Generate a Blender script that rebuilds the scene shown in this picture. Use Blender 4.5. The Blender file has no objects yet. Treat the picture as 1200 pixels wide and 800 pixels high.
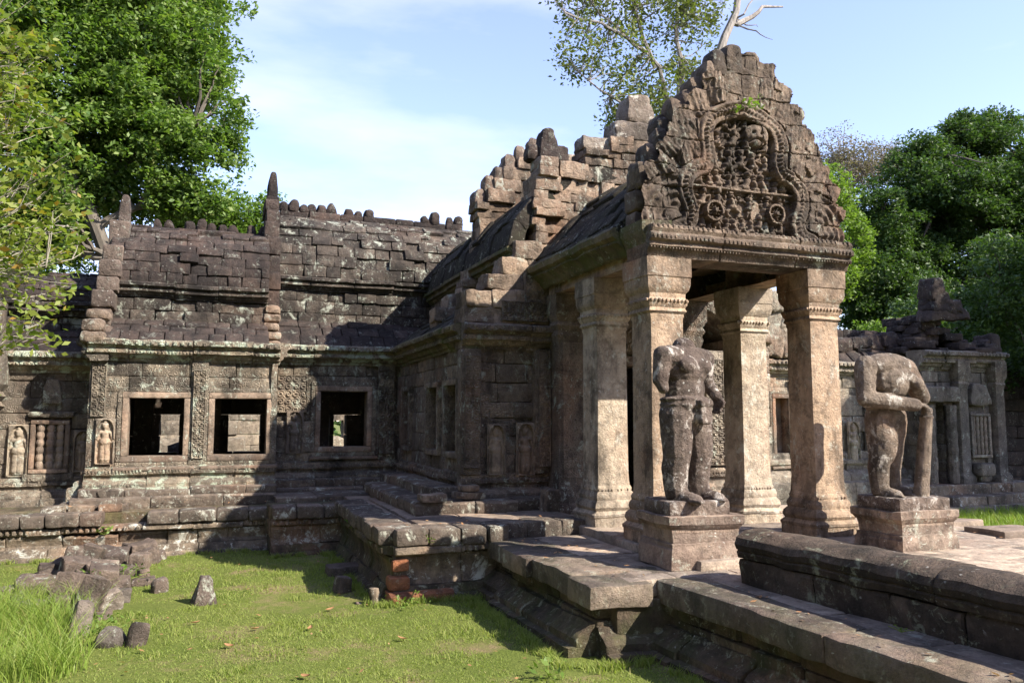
import bpy, math, numpy as np
from mathutils import Matrix, Vector
R_ = math.radians
SC = bpy.context.scene
COL = SC.collection
rng = np.random.default_rng(7)

# ------------------------------------------------------------------ camera, world, sun
cam = bpy.data.cameras.new('camera'); camo = bpy.data.objects.new('camera', cam); COL.objects.link(camo)
cam.lens = 27.75; cam.sensor_width = 36; cam.clip_end = 2000; cam.clip_start = 0.05
camo.location = (0, 0, 1.4)
camo.rotation_euler = (R_(90 + 5.557), 0, R_(-20.636))
SC.camera = camo
SUN = Vector((.95, -1.0, 1.07)).normalized()
elev = math.asin(SUN.z); az = math.atan2(SUN.x, SUN.y)
w = bpy.data.worlds.new('World'); SC.world = w; w.use_nodes = True
wn = w.node_tree.nodes; wl = w.node_tree.links; wn.clear()
sky = wn.new('ShaderNodeTexSky'); sky.sky_type = 'NISHITA'; sky.sun_disc = False
sky.sun_elevation = elev; sky.sun_rotation = az; sky.air_density = 1.0; sky.dust_density = 0.25; sky.ozone_density = 1.8
tc = wn.new('ShaderNodeTexCoord'); mp = wn.new('ShaderNodeMapping'); mp.inputs['Scale'].default_value = (1.2, 1.2, 4.5)
nz = wn.new('ShaderNodeTexNoise'); nz.inputs['Scale'].default_value = 1.7; nz.inputs['Detail'].default_value = 7; nz.inputs['Roughness'].default_value = .55
cr = wn.new('ShaderNodeValToRGB'); cr.color_ramp.elements[0].position = .46; cr.color_ramp.elements[1].position = .86
cr.color_ramp.elements[0].color = (.05, .05, .05, 1); cr.color_ramp.elements[1].color = (.5, .5, .5, 1)
mx = wn.new('ShaderNodeMix'); mx.data_type = 'RGBA'; mx.inputs[7].default_value = (4.9, 5.2, 6.3, 1)
bg = wn.new('ShaderNodeBackground'); bg.inputs[1].default_value = .135; wo = wn.new('ShaderNodeOutputWorld')
wl.new(tc.outputs['Generated'], mp.inputs[0]); wl.new(mp.outputs[0], nz.inputs[0]); wl.new(nz.outputs[0], cr.inputs[0])
wl.new(cr.outputs[0], mx.inputs[0]); wl.new(sky.outputs[0], mx.inputs[6]); tint = wn.new('ShaderNodeMix'); tint.data_type = 'RGBA'; tint.blend_type = 'MULTIPLY'; tint.inputs[0].default_value = 1; tint.inputs[7].default_value = (1.1, .97, 1.05, 1); wl.new(mx.outputs[2], tint.inputs[6]); wl.new(tint.outputs[2], bg.inputs[0]); wl.new(bg.outputs[0], wo.inputs[0])
sl = bpy.data.lights.new('sun', 'SUN'); sl.energy = 4.7; sl.angle = R_(.5); sl.color = (1, .92, .79)
so = bpy.data.objects.new('sun', sl); COL.objects.link(so); so.location = (20, -20, 25)
so.rotation_euler = SUN.to_track_quat('Z', 'Y').to_euler()
SC.view_settings.view_transform = 'Standard'; SC.view_settings.look = 'None'; SC.view_settings.gamma = 1
SC.view_settings.exposure = 1.45; SC.view_settings.use_curve_mapping = False
SC.cycles.max_bounces = 6; SC.cycles.diffuse_bounces = 3; SC.cycles.transmission_bounces = 3; SC.cycles.transparent_max_bounces = 4

# ------------------------------------------------------------------ helpers
def hsh(i, seed):
    return np.modf(np.abs(np.sin(i[..., 0] * 127.1 + i[..., 1] * 311.7 + i[..., 2] * 74.7 + seed * 53.3)) * 43758.5453)[0]
def vn(P, scale, seed=0):
    p = np.asarray(P, float) * scale + 100.5; i = np.floor(p); f = p - i; f = f * f * (3 - 2 * f); r = 0
    for a in (0, 1):
        for b in (0, 1):
            for c in (0, 1):
                wgt = (f[..., 0] if a else 1 - f[..., 0]) * (f[..., 1] if b else 1 - f[..., 1]) * (f[..., 2] if c else 1 - f[..., 2])
                r = r + wgt * hsh(i + np.array([a, b, c]), seed)
    return r
def fbm(P, scale, seed=0, o=3):
    r = 0; a = .5; t = 0
    for k in range(o):
        r = r + a * vn(P, scale * 2 ** k, seed + k * 7); t += a; a *= .5
    return r / t - .5
def nvec(P, scale, seed=0, o=2):
    return np.stack([fbm(P, scale, seed + 11 * k, o) for k in range(3)], -1)

class MB:
    def __init__(s): s.V = []; s.Q = []; s.T = []; s.n = 0
    def add(s, V, Q=None, T=None):
        V = np.asarray(V, float); s.V.append(V)
        if Q is not None and len(Q): s.Q.append(np.asarray(Q, int) + s.n)
        if T is not None and len(T): s.T.append(np.asarray(T, int) + s.n)
        s.n += len(V)
    def mesh(s, name, smooth=True):
        V = np.concatenate(s.V); Q = np.concatenate(s.Q) if s.Q else np.zeros((0, 4), int); T = np.concatenate(s.T) if s.T else np.zeros((0, 3), int)
        me = bpy.data.meshes.new(name); me.vertices.add(len(V)); me.vertices.foreach_set('co', V.ravel())
        lp = np.concatenate([Q.ravel(), T.ravel()]); me.loops.add(len(lp)); me.loops.foreach_set('vertex_index', lp)
        tot = np.concatenate([np.full(len(Q), 4), np.full(len(T), 3)]); st = np.concatenate([[0], np.cumsum(tot)[:-1]]) if len(tot) else tot
        me.polygons.add(len(tot)); me.polygons.foreach_set('loop_start', st)
        me.update(calc_edges=True); me.validate()
        if smooth: me.polygons.foreach_set('use_smooth', np.ones(len(me.polygons), bool)); me.set_sharp_from_angle(angle=R_(34))
        return me
    def build(s, name, mat, parent=None, smooth=True, label=None):
        o = bpy.data.objects.new(name, s.mesh(name, smooth)); o.data.materials.append(mat); COL.objects.link(o)
        if parent: setp(o, parent)
        if label: o['label'] = label
        return o
def wmat(o):
    m = o.matrix_basis.copy()
    return wmat(o.parent) @ o.matrix_parent_inverse @ m if o.parent else m
def setp(o, p):
    o.parent = p; o.matrix_parent_inverse = wmat(p).inverted()
def tag(o, label, cat, group=None, kind=None):
    if kind: o['kind'] = kind
    if label: o['label'] = label
    if cat: o['category'] = cat
    if group: o['group'] = group
    return o
def thing(name, label, cat, loc=(0, 0, 0), group=None):
    o = bpy.data.objects.new(name, None); COL.objects.link(o); o.location = loc; o.empty_display_size = .2
    return tag(o, label, cat, group)

_tc = {}
def tmpl(nx, ny, nz):
    k = (nx, ny, nz)
    if k in _tc: return _tc[k]
    idx = {}; Q = []
    def v(a, b, c):
        return idx.setdefault((a, b, c), len(idx))
    for a in range(nx):
        for b in range(ny):
            Q.append((v(a, b, 0), v(a, b + 1, 0), v(a + 1, b + 1, 0), v(a + 1, b, 0)))
            Q.append((v(a, b, nz), v(a + 1, b, nz), v(a + 1, b + 1, nz), v(a, b + 1, nz)))
    for a in range(nx):
        for c in range(nz):
            Q.append((v(a, 0, c), v(a + 1, 0, c), v(a + 1, 0, c + 1), v(a, 0, c + 1)))
            Q.append((v(a, ny, c), v(a, ny, c + 1), v(a + 1, ny, c + 1), v(a + 1, ny, c)))
    for b in range(ny):
        for c in range(nz):
            Q.append((v(0, b, c), v(0, b, c + 1), v(0, b + 1, c + 1), v(0, b + 1, c)))
            Q.append((v(nx, b, c), v(nx, b + 1, c), v(nx, b + 1, c + 1), v(nx, b, c + 1)))
    _tc[k] = (np.array(list(idx.keys())), np.array(Q)); return _tc[k]
def axc(L, r, n):
    r = min(r, L * .45)
    return np.concatenate([[-L / 2], np.linspace(-L / 2 + r, L / 2 - r, n), [L / 2]])
def rblock(mb, c, size, R=None, r=.02, cell=.16, amp=.012, taper=1.0, nscale=3.5, pinch=0, wamp=0):
    """a worn stone block: rounded box with lumps"""
    ns = [max(2, min(10, int(round(L / cell)) + 1)) for L in size]
    ax = [axc(size[k], r, ns[k]) for k in range(3)]
    ii, Q = tmpl(ns[0] + 1, ns[1] + 1, ns[2] + 1)
    P = np.stack([ax[k][ii[:, k]] for k in range(3)], -1)
    h = np.array(size) / 2; inn = np.maximum(h - np.minimum(r, h * .9), 1e-4); q = np.clip(P, -inn, inn); d = P - q
    l = np.linalg.norm(d, axis=1, keepdims=True); rr = np.minimum(r, h.min() * .9)
    P = q + np.where(l > 1e-9, d / np.maximum(l, 1e-9) * rr, 0)
    if taper != 1.0:
        t = (P[:, 2:3] + h[2]) / (2 * h[2]); P[:, :2] *= 1 + (taper - 1) * t
    if pinch:   # leaf / flame profile, narrowing to the top
        t = np.clip((P[:, 2] + h[2]) / (2 * h[2]), 0, 1); k = np.sqrt(np.clip(1 - pinch * t ** 2.2, .02, 1)); P[:, 0] *= k; P[:, 1] *= .55 + .45 * k
    if R is not None: P = P @ np.asarray(R, float).T
    P = P + np.asarray(c, float)
    if amp:
        s_ = rng.random(3) * 50; P = P + nvec(P + s_, nscale, 3) * amp * 1.9
        if cell < .16: P = P + nvec(P + s_, 13, 8, 1) * amp * .9
    if wamp: P = P + nvec(P, 9, 5, 1) * wamp
    mb.add(P, Q)
def rotz(a):
    c, s = math.cos(a), math.sin(a); return np.array([[c, -s, 0], [s, c, 0], [0, 0, 1.]])
def rotx(a):
    c, s = math.cos(a), math.sin(a); return np.array([[1, 0, 0], [0, c, -s], [0, s, c]])
def roty(a):
    c, s = math.cos(a), math.sin(a); return np.array([[c, 0, s], [0, 1, 0], [-s, 0, c]])
def rrot(a):
    return rotz(rng.uniform(-a, a)) @ rotx(rng.uniform(-a, a)) @ roty(rng.uniform(-a, a))
def frame3(u, out):
    u = np.array([u[0], u[1], 0.]); o = np.array([out[0], out[1], 0.]); return np.stack([u, -o, [0, 0, 1.]], 1)   # local x=along, y=inward, z=up
def courses(z0, z1, h):
    n = max(1, int(round((z1 - z0) / h))); b = np.linspace(z0, z1, n + 1); b[1:-1] += rng.uniform(-.12, .12, n - 1) * (z1 - z0) / n
    return b
def wall(mb, p0, u, out, L, zs, thick=.4, bl=(.5, .95), openings=(), jit=.012, amp=.01, r=.018, gap=.004, skip=0, cell=.17):
    """coursed masonry: p0 = start of the outer face, u = along, out = outward"""
    F = frame3(u, out)
    for k in range(len(zs) - 1):
        a, b = zs[k], zs[k + 1]; iv = [(0, L)]
        for (o0, o1, oz0, oz1) in openings:
            if oz0 < b - .02 and oz1 > a + .02:
                n = []
                for s, e in iv:
                    if o1 <= s or o0 >= e: n.append((s, e)); continue
                    if o0 > s: n.append((s, o0))
                    if o1 < e: n.append((o1, e))
                iv = n
        for s, e in iv:
            x = s
            while x < e - .02:
                l = rng.uniform(*bl)
                if x == s: l *= rng.uniform(.5, 1)
                if e - x - l < bl[0] * .6: l = e - x
                l = min(l, e - x)
                if rng.random() >= skip:
                    j = rng.normal(0, jit); loc = np.array([x + l / 2, thick / 2 + j, (a + b) / 2])
                    rblock(mb, np.array([p0[0], p0[1], 0]) + F @ loc, (l - gap, thick, b - a - gap), F, r, cell, amp)
                x += l
def mold(mb, prof, p0, p1, out, seg=(.6, 1.1), jit=.008, amp=.008, cell=.12, gap=.005, caps=True, skip=0):
    """moulding: profile [(outward, z)] drawn from top/back round the front to bottom/back, swept p0 to p1 in block lengths"""
    p0 = np.array(p0, float); p1 = np.array(p1, float); L = np.linalg.norm(p1 - p0); u = (p1 - p0) / L; o = np.array([out[0], out[1]])
    pr = np.array(prof, float); x = 0
    while x < L - .01:
        l = rng.uniform(*seg)
        if L - x - l < seg[0] * .5: l = L - x
        l = min(l, L - x)
        if rng.random() >= skip:
            n = max(1, int(l / cell)); xs = np.concatenate([[x + gap / 2], np.linspace(x + gap + .012, x + l - gap - .012, n + 1), [x + l - gap / 2]])
            sh = np.ones(n + 3); sh[[0, -1]] = 0; j = rng.normal(0, jit); jz = rng.normal(0, jit * .7); m = len(pr)
            V = np.zeros((n + 3, m, 3))
            for i, xx in enumerate(xs):
                dd = pr[:, 0] + j - (1 - sh[i]) * .012 * (pr[:, 0] > pr[:, 0].min() + .01)
                V[i, :, 0] = p0[0] + u[0] * xx + o[0] * dd; V[i, :, 1] = p0[1] + u[1] * xx + o[1] * dd; V[i, :, 2] = pr[:, 1] + jz
            V = V.reshape(-1, 3); V = V + nvec(V, 4, 9) * amp * 2.4
            Q = [(i * m + k, (i + 1) * m + k, (i + 1) * m + k + 1, i * m + k + 1) for i in range(n + 2) for k in range(m - 1)]
            mb.add(V, Q)
            for i in (0, n + 2):
                c = V[i * m:(i + 1) * m]; mb.add(np.vstack([c, c.mean(0)]), None, [(k, k + 1, m) for k in range(m - 1)] + [(m - 1, 0, m)])
        x += l
def beads(mb, p0, p1, out, z, r, sp, h=None, d=0, skip=.06):
    """a row of carved buds half sunk in a moulding"""
    p0 = np.array(p0, float); p1 = np.array(p1, float); L = np.linalg.norm(p1 - p0); u = (p1 - p0) / L; h = h or r
    n = int(L / sp); th = np.linspace(0, 2 * np.pi, 7)[:-1]; ph = [-1.2, -.5, .5, 1.2]
    S = np.array([[math.cos(t) * math.cos(p), math.sin(t) * math.cos(p), math.sin(p)] for p in ph for t in th])
    Q = [(a * 6 + b, a * 6 + (b + 1) % 6, (a + 1) * 6 + (b + 1) % 6, (a + 1) * 6 + b) for a in range(3) for b in range(6)]
    for i in range(n):
        if rng.random() < skip: continue
        c = p0 + u * (i + .5) * sp; k = rng.uniform(.8, 1.1)
        V = S * np.array([r, r, h]) * k; V[:, 0] += c[0] + out[0] * d; V[:, 1] += c[1] + out[1] * d; V[:, 2] += z
        mb.add(V, Q)
def sqlathe(mb, c, prof, n=5, rot=0, amp=.008, rc=.03, asp=1.0, nscale=4):
    """square-plan turned piece: prof [(half width, z)] bottom to top"""
    t = np.linspace(-1, 1, n + 1)
    P = np.concatenate([np.stack([t[:-1], -np.ones(n)], 1), np.stack([np.ones(n), t[:-1]], 1), np.stack([-t[:-1], np.ones(n)], 1), np.stack([-np.ones(n), -t[:-1]], 1)])
    m = len(P); V = []
    ca, sa = math.cos(rot), math.sin(rot)
    for (hw, z) in prof:
        q = P * hw; cn = (np.abs(P[:, 0]) > .999) & (np.abs(P[:, 1]) > .999); q = np.where(cn[:, None], q * (1 - min(rc, hw * .5) * .3 / max(hw, 1e-4)), q)
        q = q * np.array([1, asp]); V.append(np.stack([c[0] + q[:, 0] * ca - q[:, 1] * sa, c[1] + q[:, 0] * sa + q[:, 1] * ca, np.full(m, c[2] + z)], 1))
    k = len(prof); V = np.concatenate(V); V = V + nvec(V, nscale, 21) * amp * 2.4
    Q = [(a * m + b, a * m + (b + 1) % m, (a + 1) * m + (b + 1) % m, (a + 1) * m + b) for a in range(k - 1) for b in range(m)]
    mb.add(V, Q)
    for a in (0, k - 1):
        cc = V[a * m:(a + 1) * m]; tri = [(b, (b + 1) % m, m) for b in range(m)]
        mb.add(np.vstack([cc, cc.mean(0)]), None, tri if a else [(y, x, q) for x, y, q in tri])
def lathe(mb, c, prof, n=10, amp=.003):
    th = np.linspace(0, 2 * np.pi, n + 1)[:-1]
    V = np.concatenate([np.stack([c[0] + r * np.cos(th), c[1] + r * np.sin(th), np.full(n, c[2] + z)], 1) for r, z in prof]); V = V + nvec(V, 6, 4) * amp * 2
    k = len(prof); mb.add(V, [(a * n + b, a * n + (b + 1) % n, (a + 1) * n + (b + 1) % n, (a + 1) * n + b) for a in range(k - 1) for b in range(n)])
def densify(pr, step=.14):
    out = [pr[0]]
    for a, b in zip(pr[:-1], pr[1:]):
        k = max(1, int(math.hypot(b[0] - a[0], b[1] - a[1]) / step))
        for i in range(1, k + 1): out.append((a[0] + (b[0] - a[0]) * i / k, a[1] + (b[1] - a[1]) * i / k))
    return out
def tube(mb, pts, rad, n=6, seed=0):
    pts = np.array(pts, float); k = len(pts); rad = np.broadcast_to(rad, (k,)); T = np.gradient(pts, axis=0); T /= np.linalg.norm(T, axis=1, keepdims=True) + 1e-9
    ref = np.array([.3, .2, 1.]) if abs(T[0][2]) < .8 else np.array([1., .2, .1]); A = np.cross(T, ref); A /= np.linalg.norm(A, axis=1, keepdims=True) + 1e-9; B = np.cross(T, A)
    th = np.linspace(0, 2 * np.pi, n + 1)[:-1]
    V = (pts[:, None] + (A[:, None] * np.cos(th)[None, :, None] + B[:, None] * np.sin(th)[None, :, None]) * rad[:, None, None]).reshape(-1, 3)
    mb.add(V, [(a * n + b, a * n + (b + 1) % n, (a + 1) * n + (b + 1) % n, (a + 1) * n + b) for a in range(k - 1) for b in range(n)])
def roof(mb, prof, p0, u, out, L, bl=(.4, .8), thick=.2, jit=.012, amp=.012, r=.025, lap=1.03, cell=.18, skip=0):
    """stone vault laid in courses along a curve: prof [(outward, z)] eave to ridge"""
    u3 = np.array([u[0], u[1], 0.]); o3 = np.array([out[0], out[1], 0.]); base = np.array([p0[0], p0[1], 0.])
    for (d0, z0), (d1, z1) in zip(prof[:-1], prof[1:]):
        t = o3 * (d1 - d0) + np.array([0, 0, z1 - z0]); sl_ = np.linalg.norm(t); t /= sl_; nn = np.cross(u3, t)
        if np.dot(nn, o3) < 0 and abs(nn @ o3) > .05 or nn[2] < -.05: nn = -nn
        R = np.stack([np.cross(t, nn), t, nn], 1); mid = base + o3 * (d0 + d1) / 2 + np.array([0, 0, (z0 + z1) / 2]); x = 0
        while x < L - .02:
            l = rng.uniform(*bl)
            if L - x - l < bl[0] * .6: l = L - x
            if rng.random() >= skip:
                c = mid + u3 * (x + l / 2) - nn * (thick / 2 + rng.normal(0, jit)); rblock(mb, c, (l - .004, sl_ * lap, thick), R, r, cell, amp)
            x += l
def capsule(mb, p0, p1, r0, r1, n=12, sq=(1, 1)):
    p0 = np.array(p0, float); p1 = np.array(p1, float); d = p1 - p0; L = np.linalg.norm(d); t = d / max(L, 1e-6)
    ref = np.array([0, 0, 1.]) if abs(t[2]) < .9 else np.array([0, 1., 0]); a = np.cross(t, ref); a /= np.linalg.norm(a); b = np.cross(t, a)
    st = [(-r0 * math.cos(q), r0 * math.sin(q)) for q in np.linspace(.05, math.pi / 2, 5)] + [(L + r1 * math.sin(q), r1 * math.cos(q)) for q in np.linspace(0, math.pi / 2 - .05, 5)]
    th = np.linspace(0, 2 * np.pi, n + 1)[:-1]
    V = np.concatenate([p0 + t * s + r * (a * sq[0] * np.cos(th)[:, None] + b * sq[1] * np.sin(th)[:, None]) for s, r in st]); k = len(st)
    mb.add(V, [(x * n + y, x * n + (y + 1) % n, (x + 1) * n + (y + 1) % n, (x + 1) * n + y) for x in range(k - 1) for y in range(n)])
    for x in (0, k - 1):
        cc = V[x * n:(x + 1) * n]; mb.add(np.vstack([cc, cc.mean(0)]), None, [((y + 1) % n, y, n) if x == 0 else (y, (y + 1) % n, n) for y in range(n)])
def ellip(mb, c, rad, R=None, n=14):
    m = 9; th = np.linspace(0, 2 * np.pi, n + 1)[:-1]; ph = np.linspace(-1.5, 1.5, m)
    S = np.array([[math.cos(t) * math.cos(p), math.sin(t) * math.cos(p), math.sin(p)] for p in ph for t in th]) * np.array(rad)
    if R is not None: S = S @ np.asarray(R).T
    S = S + np.array(c); mb.add(S, [(x * n + y, x * n + (y + 1) % n, (x + 1) * n + (y + 1) % n, (x + 1) * n + y) for x in range(m - 1) for y in range(n)])
    for x in (0, m - 1):
        cc = S[x * n:(x + 1) * n]; mb.add(np.vstack([cc, cc.mean(0)]), None, [((y + 1) % n, y, n) if x == 0 else (y, (y + 1) % n, n) for y in range(n)])
def fuse(mb, name, mat, parent, voxel=.009, smooth=4, amp=.006, xf=None):
    """melt overlapping pieces into one continuous carved surface"""
    o = bpy.data.objects.new(name, mb.mesh(name)); COL.objects.link(o)
    m = o.modifiers.new('r', 'REMESH'); m.mode = 'VOXEL'; m.voxel_size = voxel
    if smooth: m2 = o.modifiers.new('s', 'SMOOTH'); m2.iterations = smooth; m2.factor = .5
    dg = bpy.context.evaluated_depsgraph_get(); me = bpy.data.meshes.new_from_object(o.evaluated_get(dg)); COL.objects.unlink(o); bpy.data.objects.remove(o)
    n = len(me.vertices); co = np.zeros(n * 3); me.vertices.foreach_get('co', co); co = co.reshape(-1, 3)
    co = co + nvec(co, 9, 31, 3) * amp * 2 + nvec(co, 40, 5, 1) * amp * .45
    if xf is not None: co = xf(co)
    me.vertices.foreach_set('co', co.ravel()); me.polygons.foreach_set('use_smooth', np.ones(len(me.polygons), bool)); me.update()
    me.materials.clear(); me.materials.append(mat); o = bpy.data.objects.new(name, me); COL.objects.link(o)
    if parent: setp(o, parent)
    return o

# ------------------------------------------------------------------ materials
class NT:
    def __init__(s, name):
        s.m = bpy.data.materials.new(name); s.m.use_nodes = True; s.t = s.m.node_tree; s.t.nodes.clear()
    def n(s, typ, **kw):
        o = s.t.nodes.new(typ)
        for k, v in kw.items():
            if isinstance(v, tuple) and len(v) == 2 and v[0] == 'in': pass
            setattr(o, k, v)
        return o
    def l(s, a, b): s.t.links.new(a, b)
    def noise(s, vec, sc, det=4, ro=.55, dist=0):
        o = s.n('ShaderNodeTexNoise'); o.inputs['Scale'].default_value = sc; o.inputs['Detail'].default_value = det; o.inputs['Roughness'].default_value = ro; o.inputs['Distortion'].default_value = dist
        s.l(vec, o.inputs['Vector']); return o.outputs[0]
    def ramp(s, f, a, b, ca=0., cb=1.):
        o = s.n('ShaderNodeMapRange'); o.inputs[1].default_value = a; o.inputs[2].default_value = b; o.inputs[3].default_value = ca; o.inputs[4].default_value = cb; s.l(f, o.inputs[0]); return o.outputs[0]
    def math(s, op, a, b):
        o = s.n('ShaderNodeMath', operation=op)
        for i, x in enumerate((a, b)):
            if isinstance(x, (int, float)): o.inputs[i].default_value = x
            else: s.l(x, o.inputs[i])
        return o.outputs[0]
    def mix(s, f, a, b, mode='MIX'):
        o = s.n('ShaderNodeMix', data_type='RGBA', blend_type=mode)
        for i, x in ((0, f), (6, a), (7, b)):
            if isinstance(x, (int, float)): o.inputs[i].default_value = x
            elif isinstance(x, tuple): o.inputs[i].default_value = x + (1,) if len(x) == 3 else x
            else: s.l(x, o.inputs[i])
        return o.outputs[2]
    def vmap(s, vec, sc):
        o = s.n('ShaderNodeMapping'); o.inputs['Scale'].default_value = sc; s.l(vec, o.inputs[0]); return o.outputs[0]

def stone(name, c1, c2, c3, dark=.5, lichen=.4, speck=.4, red=.3, bump=.5, carve=0, green=0, darkc=(.03, .026, .022), cscale=14, lichc=(.46, .49, .41), streak=1.0):
    t = NT(name); P = t.n('ShaderNodeNewGeometry').outputs['Position']; isl = t.n('ShaderNodeNewGeometry').outputs['Random Per Island']
    n1 = t.noise(P, 1.6, 5, .6); n2 = t.noise(P, 7, 5, .62); n4 = t.noise(P, 45, 3, .7)
    c = t.mix(t.ramp(n1, .35, .65), c1, c2); c = t.mix(t.ramp(n2, .4, .68), c, c3)
    nr = t.noise(t.vmap(P, (.7, .7, .5)), 1.3, 3, .5)
    if red: c = t.mix(t.math('MULTIPLY', t.ramp(nr, .54, .66), red), c, (.33, .155, .085))
    c = t.mix(.75, c, t.mix(isl, (.5, .49, .5), (1.4, 1.33, 1.24)), 'MULTIPLY')
    c = t.mix(.6, c, t.mix(n4, (.45, .45, .45), (1.5, 1.5, 1.5)), 'MULTIPLY')
    if dark:
        nd = t.noise(t.vmap(P, (1.1, 1.1, .42)), 1.5 * streak, 6, .68)
        c = t.mix(t.math('MULTIPLY', t.ramp(nd, .62 - .24 * dark, .74 - .2 * dark), min(1, .55 + .4 * dark)), c, darkc)
    nf = t.noise(P, 5.5, 8, .74, .3); c = t.mix(t.math('MULTIPLY', t.ramp(nf, .5, .6), .35 + .5 * dark), c, t.mix(.75, c, darkc))
    nb = t.noise(P, 11, 6, .7); c = t.mix(t.math('MULTIPLY', t.ramp(nb, .56, .66), .4), c, t.mix(1., c, (1.75, 1.7, 1.6), 'MULTIPLY'))
    if green:
        ng = t.noise(P, 2.4, 5, .7); c = t.mix(t.math('MULTIPLY', t.ramp(ng, .45, .62), green), c, (.075, .095, .028))
    if lichen:
        nl = t.noise(t.vmap(P, (1, 1, .8)), 4.2, 7, .72, .4); c = t.mix(t.math('MULTIPLY', t.ramp(nl, .62 - .06 * lichen, .68 - .04 * lichen), .35 + .55 * lichen), c, lichc)
    if lichen:
        nk = t.noise(P, 13, 7, .78, .6); c = t.mix(t.math('MULTIPLY', t.math('MULTIPLY', t.ramp(nk, .56, .63), t.ramp(n1, .42, .6)), min(1, .2 + .75 * lichen)), c, lichc)
    if speck:
        v = t.n('ShaderNodeTexVoronoi'); v.inputs['Scale'].default_value = 17; t.l(t.mix(.12, P, t.n('ShaderNodeTexNoise').outputs[1]), v.inputs['Vector'])
        sel = t.math('LESS_THAN', v.outputs['Distance'], .17); ms = t.math('MULTIPLY', sel, t.ramp(t.noise(P, 2.1, 3), .52 - .1 * speck, .6))
        rnd = t.n('ShaderNodeSeparateColor'); t.l(v.outputs['Color'], rnd.inputs[0]); ms = t.math('MULTIPLY', ms, t.math('GREATER_THAN', rnd.outputs[0], .6))
        c = t.mix(t.math('MULTIPLY', ms, .75 * min(1, .4 + speck)), c, (.56, .55, .5))
    b = t.math('ADD', t.math('MULTIPLY', n2, .6), t.math('MULTIPLY', n4, .35))
    b = t.math('ADD', b, t.math('MULTIPLY', t.noise(P, 18, 6, .75), 1.0))
    if carve:
        v = t.n('ShaderNodeTexVoronoi', feature='SMOOTH_F1'); v.inputs['Scale'].default_value = cscale; v.inputs['Smoothness'].default_value = .25; t.l(P, v.inputs['Vector'])
        wv = t.math('SINE', t.math('MULTIPLY', v.outputs['Distance'], 26), 0); b = t.math('ADD', b, t.math('MULTIPLY', wv, .55 * carve))
        c = t.mix(t.math('MULTIPLY', t.ramp(wv, .1, -.9), .45 * carve), c, (.05, .043, .036))
    bp = t.n('ShaderNodeBump'); bp.inputs['Strength'].default_value = bump; bp.inputs['Distance'].default_value = .055; t.l(b, bp.inputs['Height'])
    s = t.n('ShaderNodeBsdfPrincipled'); s.inputs['Roughness'].default_value = .88; s.inputs['Specular IOR Level'].default_value = .2
    t.l(c, s.inputs['Base Color']); t.l(bp.outputs[0], s.inputs['Normal']); t.l(s.outputs[0], t.n('ShaderNodeOutputMaterial').inputs[0])
    return t.m
def leafmat(name, c1, c2, c3, tr=.35, rough=.55):
    t = NT(name); g = t.n('ShaderNodeNewGeometry'); isl = g.outputs['Random Per Island']
    c = t.mix(t.ramp(isl, 0, .75), c1, c2); c = t.mix(t.ramp(isl, .9, 1.0), c, c3)
    c = t.mix(t.ramp(t.noise(g.outputs['Position'], .8, 3), .35, .7, 0, .6), c, c2)
    s = t.n('ShaderNodeBsdfPrincipled'); s.inputs['Roughness'].default_value = rough; s.inputs['Specular IOR Level'].default_value = .35; t.l(c, s.inputs['Base Color'])
    tr_ = t.n('ShaderNodeBsdfTranslucent'); t.l(t.mix(1., c, (1.3, 1.5, .6), 'MULTIPLY'), tr_.inputs[0])
    m = t.n('ShaderNodeMixShader'); m.inputs[0].default_value = tr; t.l(s.outputs[0], m.inputs[1]); t.l(tr_.outputs[0], m.inputs[2]); t.l(m.outputs[0], t.n('ShaderNodeOutputMaterial').inputs[0])
    return t.m
def barkmat(name, c1, c2, sc=5):
    t = NT(name); P = t.n('ShaderNodeNewGeometry').outputs['Position']; n = t.noise(t.vmap(P, (1, 1, .3)), sc, 6, .7); c = t.mix(t.ramp(n, .35, .65), c1, c2)
    bp = t.n('ShaderNodeBump'); bp.inputs['Strength'].default_value = .5; bp.inputs['Distance'].default_value = .05; t.l(n, bp.inputs['Height'])
    s = t.n('ShaderNodeBsdfPrincipled'); s.inputs['Roughness'].default_value = .9; t.l(c, s.inputs['Base Color']); t.l(bp.outputs[0], s.inputs['Normal']); t.l(s.outputs[0], t.n('ShaderNodeOutputMaterial').inputs[0]); return t.m

M_WALL = stone('gallery sandstone', (.25, .212, .168), (.33, .28, .22), (.165, .14, .115), dark=.66, lichen=.9, speck=.1, red=.3, bump=.75, carve=.5, lichc=(.47, .5, .42))
M_CARV = stone('carved sandstone', (.28, .24, .19), (.35, .305, .24), (.18, .155, .128), dark=.55, lichen=1.1, speck=.1, red=.2, bump=.7, carve=.8, lichc=(.48, .52, .43))
M_CORN = stone('lichen covered cornice', (.24, .205, .16), (.31, .265, .2), (.16, .138, .11), dark=.42, lichen=1.9, speck=.1, red=.12, bump=.65, carve=.6, lichc=(.4, .45, .35))
M_VEST = stone('shaded vestibule sandstone', (.25, .208, .17), (.31, .25, .2), (.17, .142, .122), dark=.5, lichen=.8, speck=.3, red=.3, bump=.75, carve=.6, lichc=(.45, .49, .42))
M_ROOF = stone('dark roof sandstone', (.053, .041, .037), (.082, .062, .055), (.038, .031, .029), dark=.55, lichen=.4, speck=.15, red=.05, bump=.8, darkc=(.016, .014, .014), lichc=(.26, .27, .23))
M_KERB = stone('dark balustrade stone', (.075, .058, .047), (.105, .08, .064), (.05, .041, .034), dark=.5, lichen=.7, speck=.15, red=.05, bump=.7, darkc=(.02, .018, .014), lichc=(.27, .28, .2))
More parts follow.
